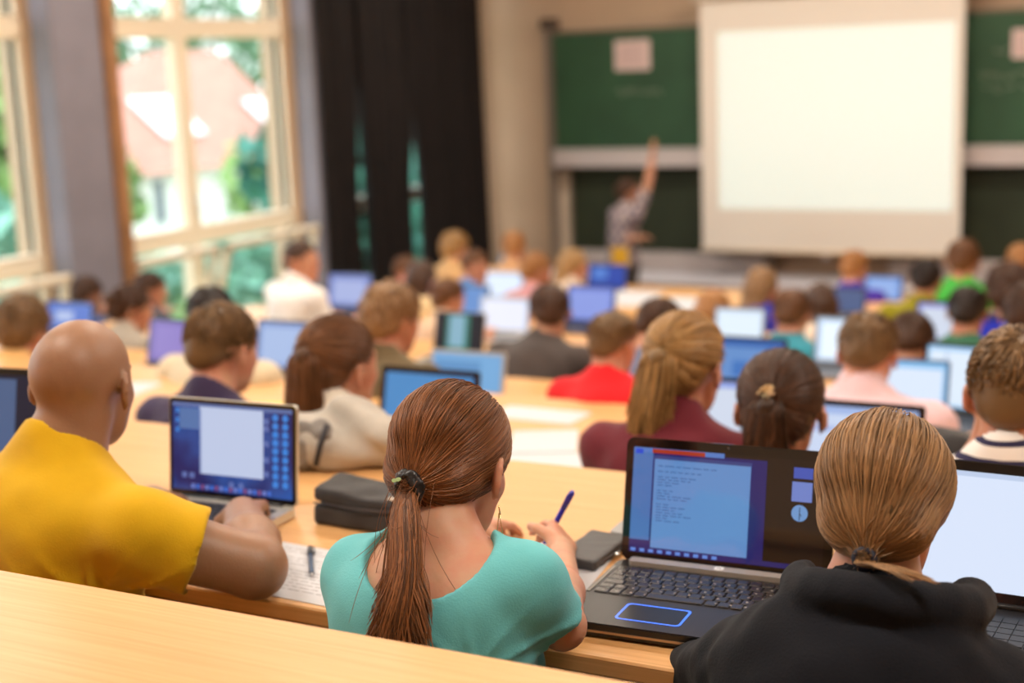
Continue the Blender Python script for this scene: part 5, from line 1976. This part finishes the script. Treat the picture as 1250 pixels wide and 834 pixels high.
# third row
P('person with curly brown hair and an orange yellow top at the left edge', 30, 402, 4.08, 3, female=True, skin='fair', shirt=c('apricot', (236, 186, 120)), shirt_name='top', hair='curly', hair_mat=HAIR['mouse'], hair_kw=dict(n=700, thick=.002))
P('black-haired person in a white and beige hoodie, hidden behind the tousled brown hair', 258, 392, 4.02, 3, head_dx=-.10, skin='rosy', shirt=c('beige', (214, 200, 172)), shirt_name='hoodie', sleeve='long', hair='short', hair_mat=HAIR['black'], fat=1.15, head_yaw=20, head_pitch=22)
P('man with thick grey blond hair, white collar and an olive vest', 479, 392, 4.02, 3, skin='rosy', shirt=c('olive_grey', (112, 98, 74)), shirt_name='vest', sleeve='long', hair='fluffy', hair_mat=HAIR['ash'], neck_cut='crew', head_yaw=-18)
P('boy in a bright red shirt with short brown hair', 749, 421, 4.16, 3, skin='rosy', s=.88, shirt=c('red', (232, 36, 44)), shirt_name='t_shirt', sleeve='short', hair='short', hair_mat=HAIR['mouse'], head_yaw=-12)
P('broad man in a pale pink shirt with short reddish brown hair', 1060, 433, 4.12, 3, skin='rosy', fat=1.22, shirt=c('pink', (228, 196, 204), noise=.06), shirt_name='shirt', sleeve='long', neck_cut='collar', hair='short', hair_mat=HAIR['mouse'], head_pitch=18, res=.011)
# fourth row
P('man with a dark head in a dark grey jacket, seen straight from behind', 671, 383, 5.22, 4, skin='tan', shirt=c('charcoal', (78, 70, 68)), shirt_name='jacket', sleeve='long', hair='short', hair_mat=HAIR['dark'], head_yaw=28, fat=1.1)
P('woman with a brown bun and a grey T-shirt, face turned right', 162, 378, 5.12, 4, female=True, skin='rosy', shirt=c('stone', (168, 158, 146)), shirt_name='t_shirt', hair='bun', hair_mat=HAIR['dark'], head_yaw=-42, head_pitch=14, eyes=True, s=.95)
P('small dark brown head above the laptop with the teal green picture', 548, 366, 6.40, 5, female=True, s=.9, skin='fair', shirt=c('peach', (226, 190, 160)), shirt_name='top', hair='short', hair_mat=HAIR['brown'], head_yaw=-25)
P('dark-haired boy looking right, half hidden behind the blond ponytail', 806, 400, 5.15, 4, skin='rosy', s=.92, shirt=c('slate', (110, 120, 150)), shirt_name='t_shirt', hair='short', hair_mat=HAIR['dark'], head_yaw=-45, head_pitch=24, eyes=True)
P('dark brown head bent low behind the pale blue laptop beside the pink shirt', 1112, 422, 5.10, 4, skin='tan', s=.95, shirt=c('umber', (70, 56, 50)), shirt_name='sweater', hair='short', hair_mat=HAIR['dark'], head_pitch=30)
P('dark head cropped by the right picture edge', 1252, 388, 5.3, 4, skin='tan', shirt=c('navy', (40, 44, 70)), shirt_name='t_shirt', hair='short', hair_mat=HAIR['dark'])
# fifth row
P('man in a teal polo shirt with short brown hair', 967, 386, 6.30, 5, skin='rosy', shirt=c('teal_polo', (58, 150, 172)), shirt_name='polo_shirt', neck_cut='collar', hair='short', hair_mat=HAIR['brown'], head_pitch=16, fat=1.1)
P('man in a white T-shirt by the window, seen in profile', 369, 320, 6.55, 5, skin='rosy', shirt=c('white_tee', (246, 244, 242), noise=.03), shirt_name='t_shirt', hair='crop', hair_mat=HAIR['dark'], head_yaw=-62, head_pitch=4, heading=-18, fat=1.12, eyes=True, neck_cut='crew')
P('dark-haired person in profile behind the bun', 184, 356, 6.45, 5, skin='rosy', shirt=c('graphite', (76, 78, 90)), shirt_name='t_shirt', hair='short', hair_mat=HAIR['dark'], head_yaw=-45, eyes=True, s=.95)
P('dark brown head in front of the window column, blue collar', 106, 362, 6.35, 5, skin='tan', shirt=c('steel_blue', (70, 92, 150)), shirt_name='shirt', neck_cut='collar', hair='short', hair_mat=HAIR['dark'], head_pitch=18)
P('person with ginger blond long hair, head bowed, left of the small white laptop', 871, 382, 6.30, 5, female=True, skin='fair', shirt=c('sand', (214, 186, 150)), shirt_name='blouse', hair='long', hair_mat=HAIR['ginger'], s=.92)
P('woman with long dark brown hair in a beige blouse left of the pinkish face', 516, 342, 7.62, 6, female=True, skin='fair', shirt=c('beige_blouse', (226, 196, 150)), shirt_name='blouse', hair='long', hair_mat=HAIR['dark'], head_yaw=-10)
P('boy in a dark green shirt with black-brown hair', 1181, 384, 6.38, 5, skin='tan', shirt=c('bottle', (54, 110, 84)), shirt_name='t_shirt', hair='short', hair_mat=HAIR['black'], head_pitch=16)
P('person with bushy dark curly hair at the right picture edge', 1231, 357, 7.45, 6, skin='tan', s=1.12, shirt=c('navy_tee', (44, 48, 92)), shirt_name='t_shirt', hair='curly', hair_mat=HAIR['dark'])
P('woman with long dark hair and a pale top right of the teal polo', 1002, 372, 6.95, 5, female=True, skin='fair', shirt=c('ivory', (232, 214, 196)), shirt_name='blouse', hair='long', hair_mat=HAIR['dark'], s=.88, head_yaw=20)
# sixth row
P('man in a bright green shirt with brown hair', 1176, 320, 9.0, 7, skin='rosy', s=1.15, shirt=c('green', (64, 172, 66)), shirt_name='t_shirt', sleeve='short', hair='short', hair_mat=HAIR['brown'], head_pitch=8, fat=1.1)
P('woman with dark blond hair in a royal blue top', 931, 352, 7.75, 6, female=True, skin='rosy', shirt=c('royal', (34, 44, 172)), shirt_name='top', hair='long', hair_mat=HAIR['ash'], head_yaw=-30, s=.95)
P('blond woman left of the dark jacket head, face turned right', 655, 332, 7.75, 6, female=True, skin='rosy', shirt=c('rose', (206, 150, 156)), shirt_name='blouse', hair='short', hair_mat=HAIR['ginger'], head_yaw=-35, s=.95)
P('person with a pinkish sleeve raised to the face near the dark curtain', 497, 332, 9.05, 7, female=True, skin='rosy', shirt=c('salmon', (214, 140, 130)), shirt_name='shirt', sleeve='long', hair='short', hair_mat=HAIR['brown'], head_yaw=-70, s=.95, eyes=True)
P('orange-lit face with brown hair right of the pinkish sleeve', 580, 328, 7.8, 6, skin='rosy', shirt=c('blue_tee', (96, 140, 205)), shirt_name='t_shirt', hair='short', hair_mat=HAIR['brown'], head_yaw=-100, head_pitch=4, heading=-25, eyes=True, s=.95)
# front row
arm_t = at_y(1062, 386, 7.75)
P('dark-haired man in an olive shirt stretching a bare arm to the left', 1130, 344, 7.60, 6, skin='rosy', s=.95, fat=1.05, shirt=c('olive', (140, 132, 20)), shirt_name='t_shirt', hair='short', hair_mat=HAIR['black'],
  hands={-1: dict(at=(arm_t[0], 7.75, arm_t[2]), world=True, hint=(-.3, -.3, -1), dir=(-1, .2, 0))})
P('blond child in a blue and purple top near the front', 1043, 329, 9.1, 7, skin='fair', shirt=c('violet', (72, 50, 170)), shirt_name='sweater', sleeve='long', hair='short', hair_mat=HAIR['ginger'], head_yaw=-15)
P('brown-blond woman in profile left of the deep blue laptop', 700, 326, 9.05, 7, female=True, skin='rosy', shirt=c('light_tee', (222, 200, 180)), shirt_name='t_shirt', hair='long', hair_mat=HAIR['blond'], head_yaw=-60, eyes=True)
P('person with a reddish face at the right picture edge near the front', 1246, 322, 9.0, 7, skin='rosy', shirt=c('tan_shirt', (190, 150, 110)), shirt_name='shirt', hair='crop', hair_mat=HAIR['ginger'])
P('person with tan hair seated farthest front beside the curtain', 556, 304, 9.1, 7, skin='fair', shirt=c('camel', (206, 166, 118)), shirt_name='sweater', sleeve='long', hair='fluffy', hair_mat=HAIR['blond'], head_yaw=-20)
P('person with orange blond hair farthest front below the front wall', 628, 303, 9.1, 7, female=True, skin='fair', shirt=c('camel_two', (206, 160, 120)), shirt_name='sweater', sleeve='long', hair='short', hair_mat=HAIR['ginger'], head_yaw=10)

# ------------------------------------------------------------------ the lecturer
M_CHECK = bpy.data.materials.new('cloth_check')
M_CHECK.use_nodes = True
_N, _L = M_CHECK.node_tree.nodes, M_CHECK.node_tree.links
_tc = _N.new('ShaderNodeTexCoord')
_ck = _N.new('ShaderNodeTexChecker')
_ck.inputs['Scale'].default_value = 17
_ck.inputs['Color1'].default_value = (*srgb(168, 150, 146), 1)
_ck.inputs['Color2'].default_value = (*srgb(96, 86, 104), 1)
_L.new(_tc.outputs['Object'], _ck.inputs['Vector'])
_L.new(_ck.outputs['Color'], _N['Principled BSDF'].inputs['Base Color'])
_N['Principled BSDF'].inputs['Roughness'].default_value = .9
th = at_y(769, 236, 11.3)
hd_ = at_y(803, 178, 11.5)
lw = at_y(776, 291, 11.05)
person('lecturer in a checked shirt pointing up at the chalkboard with a raised arm', th, 0.0, head_yaw=-25, head_pitch=-8, heading=-38, stand=True, skin='tan', shirt=M_CHECK, shirt_name='shirt',
       sleeve='short', sleeve_len=.8, hair='short', hair_mat=HAIR['dark'], group='lecturer', s=1.10 * (th[2] / 1.62), eyes=True, neck_cut='collar', trousers=mat('trousers_dark', srgb(58, 52, 50), rough=.9),
       hands={1: dict(at=(hd_[0], hd_[1], hd_[2] + .06), world=True, hint=(1, .3, -.5), dir=(0, .1, 1), palm=(0, 1, 0), curl=.15),
              -1: dict(at=(lw[0] - .02, lw[1] + .05, lw[2]), world=True, hint=(-.8, -.5, -1), dir=(.6, .6, .1), palm=(0, 0, -1))})
yl = at_y(757, 312, 10.95)
yo = empty('folder', (yl[0], yl[1], yl[2] - .1), R(20), 'yellow folder held low beside the lecturer', 'folder')
MB().box((-.07, -.006, .0), (.07, .006, .17), bev=.002).build('cover', mat('folder_yellow', srgb(214, 164, 40), rough=.5), yo)
MB().box((-.066, -.004, .004), (.074, .004, .168)).build('pages', M_PAPER, yo)

# ------------------------------------------------------------------ light
w = bpy.data.worlds.new('world')
scene.world = w
w.use_nodes = True
nt = w.node_tree
bgn = nt.nodes['Background']
tc = nt.nodes.new('ShaderNodeTexCoord')
sp_ = nt.nodes.new('ShaderNodeSeparateXYZ')
rp = nt.nodes.new('ShaderNodeValToRGB')
rp.color_ramp.elements[0].position, rp.color_ramp.elements[1].position = .45, .9
rp.color_ramp.elements[0].color = (.90, .96, 1.0, 1)
rp.color_ramp.elements[1].color = (.70, .84, 1.0, 1)
nt.links.new(tc.outputs['Generated'], sp_.inputs[0])
nt.links.new(sp_.outputs['Z'], rp.inputs['Fac'])
nt.links.new(rp.outputs['Color'], bgn.inputs['Color'])
bgn.inputs['Strength'].default_value = 3.6
sun = bpy.data.lights.new('sun', 'SUN')
sun.energy = 1.2
sun.angle = R(25)
sun.color = (1, .95, .88)
so = bpy.data.objects.new('sun', sun)
COL.objects.link(so)
so.rotation_euler = (R(38), R(18), 0)

for i, (a, b) in enumerate(bays[:4]):
    l = bpy.data.lights.new('window_portal', 'AREA')
    l.shape = 'RECTANGLE'
    l.size, l.size_y = TOP - SILL, b - a
    l.cycles.is_portal = True
    o = bpy.data.objects.new('window_portal', l)
    COL.objects.link(o)
    o.location = (XL - .2, (a + b) / 2, (TOP + SILL) / 2)
    o.rotation_euler = (0, R(-90), 0)

M_DIFF = mat('lamp_diffuser', (.9, .9, .9), rough=.5, emit=(1, .9, .74), estr=3.0)
M_CASE = mat('lamp_case', srgb(230, 230, 228), rough=.4)
k = 0
for yy in (1.2, 4.2, 7.2, 10.2):
    for xx in (-5.2, -2.4, .5):
        e = empty('ceiling_lamp', (xx, yy, ZC), 0, 'long fluorescent ceiling lamp with a warm white diffuser', 'lamp', 'fluorescent lamps on the ceiling')
        MB().box((-.75, -.15, -.09), (.75, .15, -.0), bev=.01).build('housing', M_CASE, e)
        MB().box((-.72, -.13, -.10), (.72, .13, -.09)).build('diffuser', M_DIFF, e)
        l = bpy.data.lights.new('lamp_light', 'AREA')
        l.shape = 'RECTANGLE'
        l.size, l.size_y = 1.4, .26
        l.energy = 50
        l.color = (1, .91, .79)
        o = bpy.data.objects.new('lamp_light', l)
        COL.objects.link(o)
        o.location = (xx, yy, ZC - .115)
